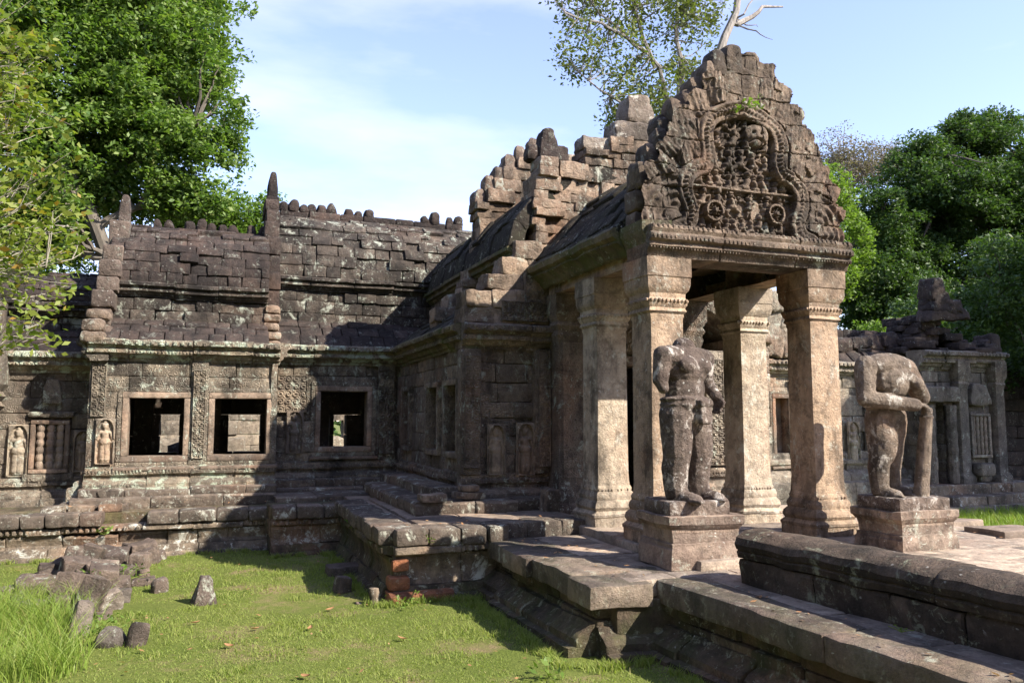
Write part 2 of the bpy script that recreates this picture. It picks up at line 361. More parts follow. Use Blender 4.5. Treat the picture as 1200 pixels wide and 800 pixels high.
M_PILW = stone('whitened pillar sandstone', (.4, .34, .27), (.45, .385, .305), (.28, .232, .185), dark=.48, lichen=.75, speck=.25, red=.25, bump=.6, streak=1.4, lichc=(.52, .51, .44), darkc=(.05, .042, .034))
M_CLER = stone('weathered upper sandstone', (.075, .063, .055), (.12, .1, .085), (.05, .043, .039), dark=.58, lichen=1.0, speck=.15, red=.08, bump=.9, darkc=(.018, .016, .015), lichc=(.36, .38, .32))
M_BLACK = stone('blackened porch roof', (.03, .026, .023), (.05, .042, .035), (.022, .019, .017), dark=.6, lichen=.25, speck=.45, red=0, bump=.9, green=.12)
M_MOSS = stone('mossy eave stone', (.14, .12, .085), (.18, .15, .1), (.1, .085, .06), dark=.5, lichen=.35, speck=.2, red=.1, bump=.6, green=.65)
M_GABLE = stone('gable sandstone', (.165, .126, .098), (.215, .168, .132), (.105, .08, .064), dark=.55, lichen=.35, speck=.12, red=.28, bump=.7)
M_G2 = stone('bare weathered sandstone', (.29, .222, .17), (.36, .282, .22), (.19, .142, .11), dark=.6, lichen=.8, speck=.15, red=.32, bump=.9, lichc=(.44, .45, .38))
M_PIL = stone('pillar sandstone', (.37, .282, .205), (.425, .315, .23), (.26, .195, .145), dark=.5, lichen=.6, speck=.25, red=.6, bump=.6, streak=1.3, lichc=(.48, .47, .4), darkc=(.04, .032, .026))
M_STAT = stone('statue sandstone', (.2, .152, .127), (.3, .24, .2), (.11, .082, .07), dark=.42, lichen=1.1, speck=1.4, red=.2, bump=1.0, lichc=(.55, .5, .45))
M_STATB = stone('paler statue sandstone', (.215, .175, .142), (.3, .25, .205), (.125, .1, .083), dark=.48, lichen=.85, speck=.9, red=.25, bump=1.0, lichc=(.55, .51, .45))
M_PED = stone('pedestal sandstone', (.28, .212, .17), (.34, .27, .215), (.19, .14, .115), dark=.42, lichen=.6, speck=.9, red=.5, bump=.6)
M_PLAT = stone('terrace sandstone', (.17, .14, .11), (.25, .2, .15), (.12, .098, .08), dark=.48, lichen=.95, speck=.3, red=.32, bump=.7, lichc=(.52, .52, .46))
M_COPE = stone('coping sandstone', (.135, .11, .092), (.18, .148, .12), (.095, .078, .067), dark=.42, lichen=.85, speck=.25, red=.12, bump=.65, lichc=(.46, .47, .4))
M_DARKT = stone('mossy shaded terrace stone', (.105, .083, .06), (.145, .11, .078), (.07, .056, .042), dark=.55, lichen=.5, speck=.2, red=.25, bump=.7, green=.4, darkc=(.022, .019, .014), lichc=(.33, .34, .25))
M_SLAB = stone('worn paving sandstone', (.33, .272, .222), (.41, .34, .275), (.24, .196, .162), dark=.3, lichen=.15, speck=.1, red=.22, bump=.5)
M_EDGE = stone('walkway edge sandstone', (.165, .133, .11), (.21, .17, .138), (.12, .098, .082), dark=.42, lichen=.5, speck=.12, red=.12, bump=.6, green=.18, lichc=(.38, .39, .31))
M_SLABD = stone('brown paving sandstone', (.2, .16, .132), (.25, .2, .16), (.15, .12, .1), dark=.26, lichen=.12, speck=.12, red=.12, bump=.4)
M_FALL = stone('fallen sandstone', (.165, .128, .108), (.215, .17, .143), (.11, .087, .075), dark=.4, lichen=.5, speck=.3, red=.1, bump=.9)
M_GREY = stone('grey sandstone', (.14, .12, .105), (.185, .16, .14), (.1, .086, .077), dark=.35, lichen=.5, speck=.2, red=0, bump=.7)
M_WHITE = stone('lichen whitened sandstone', (.24, .2, .17), (.34, .3, .255), (.16, .13, .11), dark=.35, lichen=1.0, speck=.3, red=.1, bump=.8, lichc=(.55, .53, .47))
M_FRAME = stone('window frame sandstone', (.23, .18, .143), (.27, .205, .16), (.17, .135, .11), dark=.45, lichen=.5, speck=.15, red=.5, bump=.55)
M_FIG = stone('pale carved figure', (.26, .222, .172), (.32, .275, .215), (.18, .152, .122), dark=.42, lichen=.6, speck=.2, red=.2, bump=.5)
M_FIGD = stone('grey carved figure', (.2, .165, .135), (.24, .2, .16), (.15, .125, .105), dark=.3, lichen=.3, speck=.3, red=.2, bump=.4)
M_RIGHT = stone('right gallery sandstone', (.3, .262, .212), (.37, .325, .265), (.2, .172, .145), dark=.48, lichen=.8, speck=.25, red=.35, bump=.65, carve=.5)
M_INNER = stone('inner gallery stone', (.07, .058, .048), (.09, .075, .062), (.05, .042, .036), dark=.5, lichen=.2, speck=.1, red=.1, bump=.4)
M_COURT = stone('courtyard sandstone', (.24, .205, .165), (.3, .26, .205), (.16, .137, .112), dark=.45, lichen=.7, speck=.2, red=.1, bump=.7)
M_LATER = stone('laterite', (.28, .115, .06), (.33, .15, .08), (.2, .085, .05), dark=.35, lichen=.35, speck=.1, red=.4, bump=.8)

# ------------------------------------------------------------------ ground
def ground():
    a = np.concatenate([np.linspace(-14, 22, 150), [30, 45, 80, 160, 400]]); a = np.concatenate([[-400, -160, -80, -45, -25], a])
    b = np.concatenate([[-60, -20], np.linspace(-4, 24, 120), [32, 50, 90, 180, 420]])
    X, Y = np.meshgrid(a, b, indexing='ij'); P = np.stack([X, Y, np.zeros_like(X)], -1).reshape(-1, 3)
    P[:, 2] = -.66 + .10 * fbm(P, .5, 3) + .035 * fbm(P, 2.5, 4); n = len(b)
    mb = MB(); i, j = np.meshgrid(np.arange(len(a) - 1), np.arange(n - 1), indexing='ij'); k = (i * n + j).ravel()
    mb.add(P, np.stack([k, k + n, k + n + 1, k + 1], 1))
    t = NT('lawn soil'); g = t.n('ShaderNodeNewGeometry').outputs['Position']
    c = t.mix(t.ramp(t.noise(g, 1.1, 5, .6), .35, .65), (.115, .145, .03), (.17, .185, .05)); c = t.mix(t.ramp(t.noise(g, 30, 4, .7), .3, .75), c, (.07, .095, .02))
    c = t.mix(t.ramp(t.noise(g, .9, 6, .7), .53, .64, 0, .85), c, (.21, .155, .09))
    bp = t.n('ShaderNodeBump'); bp.inputs['Strength'].default_value = .7; bp.inputs['Distance'].default_value = .04; t.l(t.noise(g, 40, 4, .7), bp.inputs['Height'])
    s = t.n('ShaderNodeBsdfPrincipled'); s.inputs['Roughness'].default_value = .95; s.inputs['Specular IOR Level'].default_value = .1
    t.l(c, s.inputs['Base Color']); t.l(bp.outputs[0], s.inputs['Normal']); t.l(s.outputs[0], t.n('ShaderNodeOutputMaterial').inputs[0])
    tag(mb.build('ground', t.m), None, None, None, 'structure')
ground()
def gz(x, y):
    P = np.array([[x, y, 0.]]); return float(-.66 + .10 * fbm(P, .5, 3)[0] + .035 * fbm(P, 2.5, 4)[0])

# ------------------------------------------------------------------ terraces
SX, WY, LY, FY, VY = 3.37, 15.2, 14.5, 15.25, 10.8      # vestibule side wall, gallery wall faces, vestibule front
def core(mb, x0, x1, y0, y1, z0, z1): rblock(mb, ((x0 + x1) / 2, (y0 + y1) / 2, (z0 + z1) / 2), (x1 - x0, y1 - y0, z1 - z0), None, .02, 2, 0)
def terrace_face(T, p0, p1, out, top, bot=-.72, mats=(M_PLAT, M_PLAT, M_PLAT), cope='round', lit=True, over=.1, cope_h=.19, jit=.012, skipc=0, cope_mat=None):
    """moulded terrace wall: coping stones one by one, petal course, recess, stepped base"""
    p0 = np.array(p0, float); p1 = np.array(p1, float); L = np.linalg.norm(p1 - p0); u = (p1 - p0) / L; o = np.array(out, float)
    h = top - bot; zc = top - cope_h
    z1 = zc - .1; z2 = zc - .20; z3 = bot + .22
    m = MB(); mold(m, densify([(-.3, zc), (over - .03, zc), (over, zc - .03), (over, z1 + .02), (over - .03, z1), (.0, z1 - .005), (-.3, z1 - .01)], .1), p0, p1, o, (.35, .8), jit, .014)
    beads(m, p0, p1, o, zc - .055, .035, .085, .04, over - .005, .25); m.build('petal_course', mats[0], T)
    m = MB(); mold(m, densify([(-.3, z1 - .012), (.05, z1 - .012), (.06, z1 - .05), (.035, z2), (.02, (z2 + z3) / 2), (.05, z3 + .03), (.06, z3 + .003), (-.3, z3)], .09), p0, p1, o, (.4, .9), jit, .016); m.build('recessed_course', mats[1], T)
    m = MB(); mold(m, densify([(-.3, z3 - .004), (.10, z3 - .004), (.13, z3 - .05), (.14, z3 - .1), (.20, z3 - .12), (.22, z3 - .16), (.22, bot), (-.3, bot)], .09), p0, p1, o, (.5, 1.1), jit, .014); m.build('base_course', mats[2], T)
    F = frame3(u, o); x = 0
    while x < L - .05:
        l = rng.uniform(.3, .62)
        if L - x - l < .2: l = L - x
        if rng.random() >= skipc:
            b = MB(); dj = rng.normal(0, .015); rblock(b, np.array([p0[0], p0[1], 0]) + F @ np.array([x + l / 2, .42 / 2 - over - .03 + dj, zc + cope_h / 2 + rng.normal(0, .007)]), (l - .005, .46, cope_h - .004), F @ rrot(.01), .035, .06, .013); b.build('coping_stone', cope_mat or M_COPE, T)
        x += l

TA = thing('stone_terrace', 'low moulded terrace of dark weathered stone in front of the windowed gallery', 'terrace', (-1, 13.4, -.65))
terrace_face(TA, (-7, 13.4), (.88, 13.4), (0, -1), .0, mats=(M_PLAT, M_PLAT, M_LATER if 0 else M_PLAT), jit=.018, skipc=.07)
terrace_face(TA, (.88, 12.7), (2.25, 12.7), (0, -1), .07, mats=(M_PLAT, M_PLAT, M_DARKT))
m = MB(); core(m, -7, 9, 13.62, 18, -.7, -.03); core(m, .9, 2.4, 12.95, 15, -.7, .03); core(m, 2.3, 4.2, 9.3, 15, -.7, .02)
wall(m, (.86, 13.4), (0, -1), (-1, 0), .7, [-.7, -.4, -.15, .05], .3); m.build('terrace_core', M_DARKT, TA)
m = MB()
mold(m, densify([(-.5, .16), (0, .16), (.03, .13), (.03, .03), (0, -.04), (-.5, -.04)], .1), (-2.05, 14.05), (1.05, 14.05), (0, -1), (.5, 1.2), .012, .012)
mold(m, densify([(-.3, .28), (0, .28), (.03, .26), (.03, .17), (0, .12), (-.3, .12)], .08), (-1.95, 14.16), (1.05, 14.16), (0, -1), (.5, 1.2), .014, .014)
mold(m, densify([(-.3, .3), (0, .3), (.03, .28), (.03, .19), (0, .12), (-.3, .12)], .08), (1.05, 14.8), (3.0, 14.8), (0, -1), (.5, 1.2), .014, .014)
mold(m, densify([(-.6, .19), (0, .19), (.03, .16), (.03, .05), (0, -.04), (-.6, -.04)], .1), (1.05, 14.55), (2.6, 14.55), (0, -1), (.5, 1.2), .012, .012)
mold(m, densify([(-.6, .07), (0, .07), (.03, .05), (.03, -.05), (0, -.1), (-.6, -.1)], .1), (-2.2, 13.9), (-1.2, 13.9), (0, -1), (.5, 1.2), .012, .012)
mold(m, densify([(-1.2, .12), (0, .12), (.03, .1), (.03, .02), (0, -.1), (-1.2, -.1)], .1), (1.0, 13.6), (2.6, 13.6), (0, -1), (.5, 1.2), .012, .012); m.build('step', M_COPE, TA)
m = MB()
for i in range(3): rblock(m, (-2.2 + .38 * i, 13.75 + rng.normal(0, .03), .02), (.34, .3, .13), rrot(.1), .03)
rblock(m, (-1.62, 14.25, .2), (.2, .3, .16), rrot(.4), .03); m.build('loose_slab', M_PLAT, TA)

TB = thing('stone_terrace', 'moulded terrace corner with orange laterite base jutting out before the vestibule', 'terrace', (2.6, 9.2, -.65))
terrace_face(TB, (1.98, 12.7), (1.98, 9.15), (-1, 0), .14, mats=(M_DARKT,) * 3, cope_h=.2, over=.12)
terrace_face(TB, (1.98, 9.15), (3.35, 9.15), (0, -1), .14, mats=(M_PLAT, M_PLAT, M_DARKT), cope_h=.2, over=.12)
m = MB(); rblock(m, (2.04, 9.13, -.47), (.24, .24, .15), None, .03); rblock(m, (2.05, 9.08, -.27), (.2, .12, .13), None, .03); mold(m, densify([(-.2, -.55), (.17, -.55), (.24, -.58), (.26, -.74), (-.2, -.74)], .08), (1.9, 9.12), (2.65, 9.12), (0, -1), (.3, .6)); m.build('laterite_base', M_LATER, TB)
m = MB(); core(m, 2.1, 4.6, 9.3, 14, -.7, .10)
for y in np.arange(9.5, 12.7, .55):
    for x in np.arange(2.35, 4.4, .7): rblock(m, (x + .35, y + .27, .05), (.69, .54, .17), rrot(.008), .02, .15, .008)
m.build('paving', M_SLABD, TB)
m = MB()     # ledges climbing to the vestibule wall
LP = densify([(-.5, .30), (0, .30), (.03, .27), (.03, .17), (.0, .1), (-.5, .1)], .1)
mold(m, LP, (2.5, 13.9), (2.5, 10.25), (-1, 0), (.5, 1.1), .015, .012); mold(m, LP, (2.5, 10.25), (4.45, 10.25), (0, -1), (.4, .9), .02, .014, skip=.05)
mold(m, densify([(-.4, .44), (0, .44), (.02, .42), (.02, .3), (-.4, .28)], .1), (2.86, 14.4), (2.86, 10.75), (-1, 0), (.5, 1.1), .015, .012); m.build('ledge', M_COPE, TB)
for c_, s_, r_ in (((3.3, 10.45, .36), (.42, .25, .1), .02), ((3.3, 10.45, .45), (.26, .22, .09), .03), ((4.38, 10.15, .26), (.22, .3, .36), .05), ((2.75, 10.3, .36), (.35, .3, .1), .02)): m = MB(); rblock(m, c_, s_, rrot(.04), r_, .07, .016); m.build('loose_block', M_G2, TB)

TC = thing('stone_walkway', 'raised stone walkway with overhanging slab edge running out of the porch', 'walkway', (3.4, 5, -.65))
def slabrow(mb, p0, p1, wid, z, th=.15, inward=(1, 0), lens=(.5, 1.1), jit=.02):
    p0 = np.array(p0, float); p1 = np.array(p1, float); L = np.linalg.norm(p1 - p0); u = (p1 - p0) / L; F = frame3(u, -np.array(inward)); x = 0
    while x < L - .03:
        l = rng.uniform(*lens)
        if L - x - l < lens[0] * .6: l = L - x
        rblock(mb, np.array([p0[0], p0[1], 0]) + F @ np.array([x + l / 2, wid / 2 + rng.normal(0, jit), z - th / 2 + rng.normal(0, .006)]), (l - .003, wid, th), F @ rrot(.006), .016, .09, .017); x += l
m = MB(); slabrow(m, (3.08, 9.1), (3.08, 6.25), .62, -.03, .2, lens=(.6, 1.0)); slabrow(m, (3.75, 6.9), (4.02, 1.2), .42, -.04, .2, lens=(.9, 1.5), jit=.014); m.build('edge_slab', M_EDGE, TC)
m = MB(); wall(m, (3.3, 9.16), (1, 0), (0, -1), 1.15, [-.25, .135], .4, (.3, .6), (), .01, .015, .03, cell=.1); m.build('end_course', M_COPE, TB)
m = MB()
for y0, x0, x1 in ((8.4, 3.68, 4.4), (7.7, 3.68, 4.4), (7.0, 3.68, 4.5), (6.35, 3.5, 4.9)):
    x = x0
    while x < x1: l = rng.uniform(.5, .9); rblock(m, (x + l / 2, y0 + .34, -.12), (l - .012, .67, .16), rrot(.006), .02, .14, .01); x += l
y = 6.4
while y > .8:
    l = rng.uniform(.6, 1.0); rblock(m, (4.35 + .2, y - l / 2, -.13), (.55, l - .012, .16), rrot(.006), .02, .14, .01); y -= l
m.build('paving', M_SLAB, TC)
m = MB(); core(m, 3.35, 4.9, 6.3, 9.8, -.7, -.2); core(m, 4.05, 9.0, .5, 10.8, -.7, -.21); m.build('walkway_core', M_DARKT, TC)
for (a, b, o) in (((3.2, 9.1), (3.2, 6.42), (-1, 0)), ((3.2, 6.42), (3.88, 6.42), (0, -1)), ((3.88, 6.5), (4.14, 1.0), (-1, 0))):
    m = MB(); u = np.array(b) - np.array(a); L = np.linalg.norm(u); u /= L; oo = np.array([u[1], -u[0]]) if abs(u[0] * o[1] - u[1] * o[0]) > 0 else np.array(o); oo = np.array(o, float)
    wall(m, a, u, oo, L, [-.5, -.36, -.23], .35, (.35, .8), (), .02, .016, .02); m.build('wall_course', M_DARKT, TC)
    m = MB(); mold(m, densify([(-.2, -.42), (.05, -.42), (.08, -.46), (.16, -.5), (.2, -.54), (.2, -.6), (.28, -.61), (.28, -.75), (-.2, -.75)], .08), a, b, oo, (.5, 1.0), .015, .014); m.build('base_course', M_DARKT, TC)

TD = thing('porch_floor', 'paved stone floor under the porch pillars, a low step above the walkway', 'floor', (6, 9, 0))
m = MB(); core(m, 4.6, 9.1, 6.2, 12, -.7, -.06); core(m, 5.0, 9.1, .5, 6.4, -.7, -.08); m.build('floor_core', M_DARKT, TD)
m = MB()
ztilt = lambda x: .05 - .02 * max(0, x - 4.5)
slabrow(m, (4.36, 10.7), (4.36, 6.5), .6, .05, .18, lens=(.8, 1.5))
for y in np.arange(.9, 10.8, .62):
    x = 4.95
    while x < 9.2:
        l = rng.uniform(.55, 1.05); l = min(l, 9.3 - x); z = ztilt(x + l / 2) + rng.normal(0, .006)
        if l > .2 and y < 10.3: rblock(m, (x + l / 2, y + .31, z - .07), (l - .006, .614, .14), rrot(.006), .012, .12, .008)
        x += l
m.build('paving', M_SLAB, TD)
m = MB()
for x, y, l, w_ in ((9.5, 7.3, .9, .6), (9.9, 6.6, .7, .5), (9.4, 8.2, .8, .6), (9.7, 5.7, .9, .6)): rblock(m, (x, y, -.08), (l, w_, .2), rrot(.08), .02)
m.build('sunken_slab', M_SLABD, TD)

TE = thing('stone_balustrade', 'low dark balustrade of long rounded stones on the walkway in the right foreground', 'balustrade', (4.5, 4, 0))
m = MB(); p0, p1 = np.array((4.42, 6.0)), np.array((4.78, .9)); u = (p1 - p0) / np.linalg.norm(p1 - p0); oo = np.array([u[1], -u[0]]); oo = oo if oo[0] < 0 else -oo
mold(m, densify([(-.5, .16), (0, .16), (.015, .13), (.0, .0), (-.01, -.11), (-.5, -.11)], .07), p0, p1, oo, (.5, .9), .012, .014, .07); m.build('lower_course', M_KERB, TE)
m = MB(); mold(m, densify([(-.46, .16), (-.45, .32), (-.38, .385), (-.2, .41), (-.06, .395), (.03, .345), (.055, .29), (.04, .245), (.02, .232), (.035, .215), (.02, .166), (-.1, .164)], .06), p0, p1, oo, (1.3, 2.0), .006, .016, .06); m.build('rail', M_KERB, TE)

# ------------------------------------------------------------------ the temple
T = thing('stone_temple', 'ruined sandstone temple with a pillared porch, stepped gables and a long windowed gallery', 'temple', (5.85, 11, 0))
PLINTH = densify([(-.2, .62), (.03, .62), (.06, .59), (.06, .55), (.1, .53), (.1, .49), (.05, .46), (.05, .42), (.16, .38), (.2, .34), (.2, .29), (.28, .27), (.3, .22), (.3, .0), (-.2, .0)], .09)
def plinth(p0, p1, out, mat=M_WALL, dz=0, name='plinth', sc=1.0):
    m = MB(); mold(m, [(d * sc, z + dz) for d, z in PLINTH], p0, p1, out, (.6, 1.2), .008, .009); beads(m, p0, p1, out, .535 + dz, .02, .05, .03, .09 * sc, .2); m.build(name, mat, T)
CORN = densify([(-.25, .36), (.2, .36), (.24, .33), (.24, .26), (.17, .24), (.15, .2), (.17, .18), (.17, .13), (.1, .11), (.08, .06), (.04, .04), (.03, 0), (-.25, 0)], .09)
def cornice(p0, p1, out, z, mat=M_CARV, sc=1.0, name='cornice', par=None, bead=True):
    m = MB(); mold(m, [(d * sc, z + q * sc) for d, q in CORN], p0, p1, out, (.5, 1.1), .01, .012)
    if bead: beads(m, p0, p1, out, z + .295 * sc, .05 * sc, .115, .045 * sc, .225 * sc, .1); beads(m, p0, p1, out, z + .155 * sc, .022 * sc, .055, .02 * sc, .165 * sc, .15)
    m.build(name, mat, par or T)
def window(x0, x1, z0, z1, y, fr=.1, par=None, mat=M_FRAME):
    m = MB(); d = .3
    for k, (e, yy) in enumerate(((fr, y - .03), (fr * .5, y + .02))):
        a = e if k == 0 else e
        rblock(m, ((x0 + x1) / 2, yy + d / 2, z1 + a / 2), (x1 - x0 + 2 * a, d, a + .01 * k), None, .012, .12, .006); rblock(m, ((x0 + x1) / 2, yy + d / 2, z0 - a / 2), (x1 - x0 + 2 * a, d, a), None, .012, .12, .006)
        for s, x in ((-1, x0), (1, x1)): rblock(m, (x + s * a / 2, yy + d / 2, (z0 + z1) / 2), (a - .004, d, z1 - z0 - .004), None, .012, .12, .006)
    w_ = m.build('window', mat, par or T)
    m = MB(); a = fr * .75
    for (cx, cz, sx, sz) in (((x0 + x1) / 2, z1 + fr + a / 2, x1 - x0 + 2 * fr + 2 * a, a), ((x0 + x1) / 2, z0 - fr - a / 2, x1 - x0 + 2 * fr + 2 * a, a), (x0 - fr - a / 2, (z0 + z1) / 2, a - .004, z1 - z0 + 2 * fr - .004), (x1 + fr + a / 2, (z0 + z1) / 2, a - .004, z1 - z0 + 2 * fr - .004)): rblock(m, (cx, y + .12, cz), (sx, .28, sz), None, .01, .1, .008)
    m.build('outer_frame', M_CARV, w_)
    m = MB(); rblock(m, ((x0 + x1) / 2, y + .07, z0 - fr * 1.75 - .03), (x1 - x0 + 4 * fr, .34, .06), None, .015, .1, .008); m.build('sill', mat, w_); return w_

# --- heightfield carving
def hf_mesh(name, O, U, N, w_, h, H, mat, parent, mask=None):
    """carved face: grid of heights H (nx,nz) standing out along N from origin O, U along, z up"""
    nx, nzz = H.shape; X, Z = np.meshgrid(np.linspace(0, w_, nx), np.linspace(0, h, nzz), indexing='ij')
    V = np.array(O) + X[..., None] * np.array(U) + Z[..., None] * np.array([0, 0, 1.]) + H[..., None] * np.array(N); V = V.reshape(-1, 3)
    i, j = np.meshgrid(np.arange(nx - 1), np.arange(nzz - 1), indexing='ij'); k = (i * nzz + j)
    if mask is not None:
        mk = mask[:-1, :-1] & mask[1:, :-1] & mask[:-1, 1:] & mask[1:, 1:]; k = k[mk]
    k = k.ravel(); Q = np.stack([k, k + nzz, k + nzz + 1, k + 1], 1); used = np.unique(Q); mp_ = np.full(len(V), -1); mp_[used] = np.arange(len(used))
    mb = MB(); mb.add(V[used], mp_[Q]); return mb.build(name, mat, parent)
def cap2(X, Z, a, b, r, hh=1.2):
    ax, az_ = a; bx, bz = b; dx, dz = bx - ax, bz - az_; t = np.clip(((X - ax) * dx + (Z - az_) * dz) / max(dx * dx + dz * dz, 1e-6), 0, 1)
    d = np.hypot(X - ax - t * dx, Z - az_ - t * dz); return np.sqrt(np.clip(r * r - d * d, 0, None)) * hh
def manikin(X, Z, x, z, s, H, g):
    """small carved figure with random dance pose"""
    def q(a, b, r): np.maximum(H, cap2(X, Z, (x + a[0] * s, z + a[1] * s), (x + b[0] * s, z + b[1] * s), r * s), out=H)
    ln = g.uniform(-.12, .12); sg = g.choice([-1, 1])
    q((ln, .8), (ln, .86), .13); q((ln, .92), (ln, 1.02), .07); q((ln, .62), (0, .4), .13); q((-.08, .38), (.08, .38), .12)
    k1 = g.uniform(-.35, .1); k2 = g.uniform(-.1, .35)
    q((-.08, .36), (k1 - .1, .2), .085); q((k1 - .1, .2), (k1 * .4 - .1, .0), .065); q((.08, .36), (k2 + .1, .2), .085); q((k2 + .1, .2), (k2 * .4 + .12, 0), .065)
    for sd in (-1, 1):
        e = (ln + sd * g.uniform(.22, .36), g.uniform(.45, .8)); q((ln + sd * .14, .66), e, .06); q(e, (e[0] + g.uniform(-.22, .22), e[1] + g.uniform(-.25, .25)), .05)
def devata(name, O, U, N, w_, h, mat, parent, worn=0):
    nx, nz_ = int(w_ / .009), int(h / .009); X, Z = np.meshgrid(np.linspace(0, w_, nx), np.linspace(0, h, nz_), indexing='ij'); cx = w_ / 2; s = h / 1.15
    arch = np.maximum(np.abs(X - cx) / (w_ * .40), np.where(Z > h * .72, np.hypot((X - cx) / (w_ * .40), (Z - h * .72) / (h * .25)), 0)); H = np.where(arch < 1, -.045, .012 * np.exp(-((arch - 1.1) / .09) ** 2)); F_ = np.full_like(H, 0.)
    def q(a, b, r): np.maximum(F_, cap2(X, Z, (cx + a[0] * s, a[1] * s), (cx + b[0] * s, b[1] * s), r * s, 1.1), out=F_)
    q((0, .93), (0, .95), .065); q((0, .99), (0, 1.05), .045); q((-.03, .99), (.03, .99), .05); q((0, .85), (0, .9), .035)
    q((-.1, .79), (.1, .79), .05); q((0, .76), (0, .62), .085); q((-.03, .56), (.03, .56), .105); q((-.035, .5), (-.05, .13), .075); q((.035, .5), (.05, .13), .075); q((-.1, .3), (.1, .3), .02)
    q((-.13, .78), (-.17, .62), .035); q((-.17, .62), (-.04, .68), .03); q((.13, .78), (.175, .6), .035); q((.175, .6), (.16, .42), .03); q((-.06, .07), (-.02, .07), .045); q((.02, .07), (.07, .07), .045)
    F_ *= (1 - worn * .5); H = np.where((F_ > 0) & (arch < 1.1), -.04 + F_ * .95, H); H = H + .016 * fbm(np.stack([X, Z, X * 0], -1) + rng.random(3) * 9, 22, 2) + .02 * worn * fbm(np.stack([X, Z, X * 0], -1), 9, 3)
    edge = np.minimum(np.minimum(X, w_ - X), np.minimum(Z, h - Z)); H = np.where(edge < .01, -.02, H)
    return hf_mesh(name, O, U, N, w_, h, H + .045, mat, parent)
def scrollpanel(name, O, U, N, w_, h, mat, parent, sc=.16, depth=.03):
    """panel of carved scrolls and leaves"""
    nx, nz_ = max(8, int(w_ / .011)), max(8, int(h / .011)); X, Z = np.meshgrid(np.linspace(0, w_, nx), np.linspace(0, h, nz_), indexing='ij'); H = np.zeros_like(X)
    ax = max(1, int(round(w_ / sc))); cs = w_ / ax; az_ = max(1, int(round(h / cs)))
    for i in range(ax):
        for j in range(az_):
            cx, cz = (i + .5) * cs, (j + .5) * h / az_; r = np.hypot(X - cx, Z - cz); a = np.arctan2(Z - cz, (X - cx) * (1 if (i + j) % 2 else -1)); k = (r < cs * .52)
            H = np.where(k, np.maximum(H, depth * (.5 + .5 * np.cos(a - r / cs * 16)) * (1 - r / (cs * .62)) ** .3 * k), H)
    H = H + .016 * fbm(np.stack([X, Z, X * 0], -1) + rng.random(3) * 9, 20, 2); edge = np.minimum(np.minimum(X, w_ - X), np.minimum(Z, h - Z)); H = np.where(edge < .02, depth * .8, H); H = np.where(edge < .006, -.02, H)
    return hf_mesh(name, O, U, N, w_, h, H + .012, mat, parent)

# --- left gallery: three stretches
XL, XM = -1.88, .98
W1, W2, W3 = (-1.31, -.47, .78, 1.74), (.02, .87, .78, 1.74), (1.88, 2.75, .87, 1.91)
def opn(wd, x0): return (wd[0] - .1 - x0, wd[1] + .1 - x0, wd[2] - .1, wd[3] + .1)
m = MB(); ZL = [.6, .68, .98, 1.28, 1.56, 1.84, 2.1, 2.36]
wall(m, (XL, LY), (1, 0), (0, -1), XM - XL, ZL, .42, (.5, 1.0), [opn(W1, XL), opn(W2, XL)]); m.build('gallery_wall', M_WALL, T)
m = MB(); ZM = [.6, .77, 1.05, 1.35, 1.68, 2.01, 2.2, 2.42]
wall(m, (XM, WY), (1, 0), (0, -1), SX + .1 - XM, ZM, .42, (.5, 1.0), [opn(W3, XM)]); wall(m, (XM, WY), (0, -1), (1, 0), .7, ZL, .09, (.3, .5)); m.build('gallery_wall', M_WALL, T)
m = MB(); wall(m, (-7.5, FY), (1, 0), (0, -1), 5.7, courses(.4, 2.3, .29), .4, (.5, 1.0)); wall(m, (XL, FY), (0, -1), (-1, 0), FY - LY - .01, courses(.4, 2.4, .29), .4, (.35, .6)); m.build('gallery_wall', M_WALL, T)
plinth((XL - .04, LY), (XM + .06, LY), (0, -1), M_CORN); plinth((XM + .06, WY), (SX, WY), (0, -1)); plinth((-7.5, FY), (XL, FY), (0, -1), dz=-.2); plinth((XL, FY), (XL, LY), (-1, 0), dz=0)
for wd, y in ((W1, LY), (W2, LY), (W3, WY)): window(*wd, y)
# corner pilasters and carved panels
for x0, x1, y, zt in ((XL - .03, -1.66, LY, 2.36), (-.37, -.1, LY, 2.36), (.93, 1.03, LY, 2.36), (2.96, 3.3, WY, 2.42)):
    m = MB(); rblock(m, ((x0 + x1) / 2, y + .06, (zt + .62) / 2), (x1 - x0, .2, zt - .62), None, .012, .14, .012); m.build('pilaster', M_CARV, T)
scrollpanel('carved_panel', (-.34, LY - .04, .72), (1, 0, 0), (0, -1, 0), .21, 1.5, M_CARV, T, .1); scrollpanel('carved_panel', (XL, LY - .04, 1.42), (1, 0, 0), (0, -1, 0), .22, .85, M_CARV, T, .11); scrollpanel('carved_panel', (2.95, WY - .04, .72), (1, 0, 0), (0, -1, 0), .32, 1.6, M_CARV, T, .16)
scrollpanel('carved_panel', (1.08, WY - .012, 1.5), (1, 0, 0), (0, -1, 0), .55, .7, M_CARV, T, .14)
devata('carved_figure', (-1.79, LY - .045, .66), (1, 0, 0), (0, -1, 0), .3, .74, M_FIG, T); devata('carved_figure', (1.25, WY - .02, .76), (1, 0, 0), (0, -1, 0), .32, .78, M_FIGD, T, .3); devata('carved_figure', (-3.17, FY - .012, .44), (1, 0, 0), (0, -1, 0), .32, .86, M_FIG, T, .1); devata('carved_figure', (-2.2, FY - .03, .5), (1, 0, 0), (0, -1, 0), .3, .7, M_FIGD, T, .4)
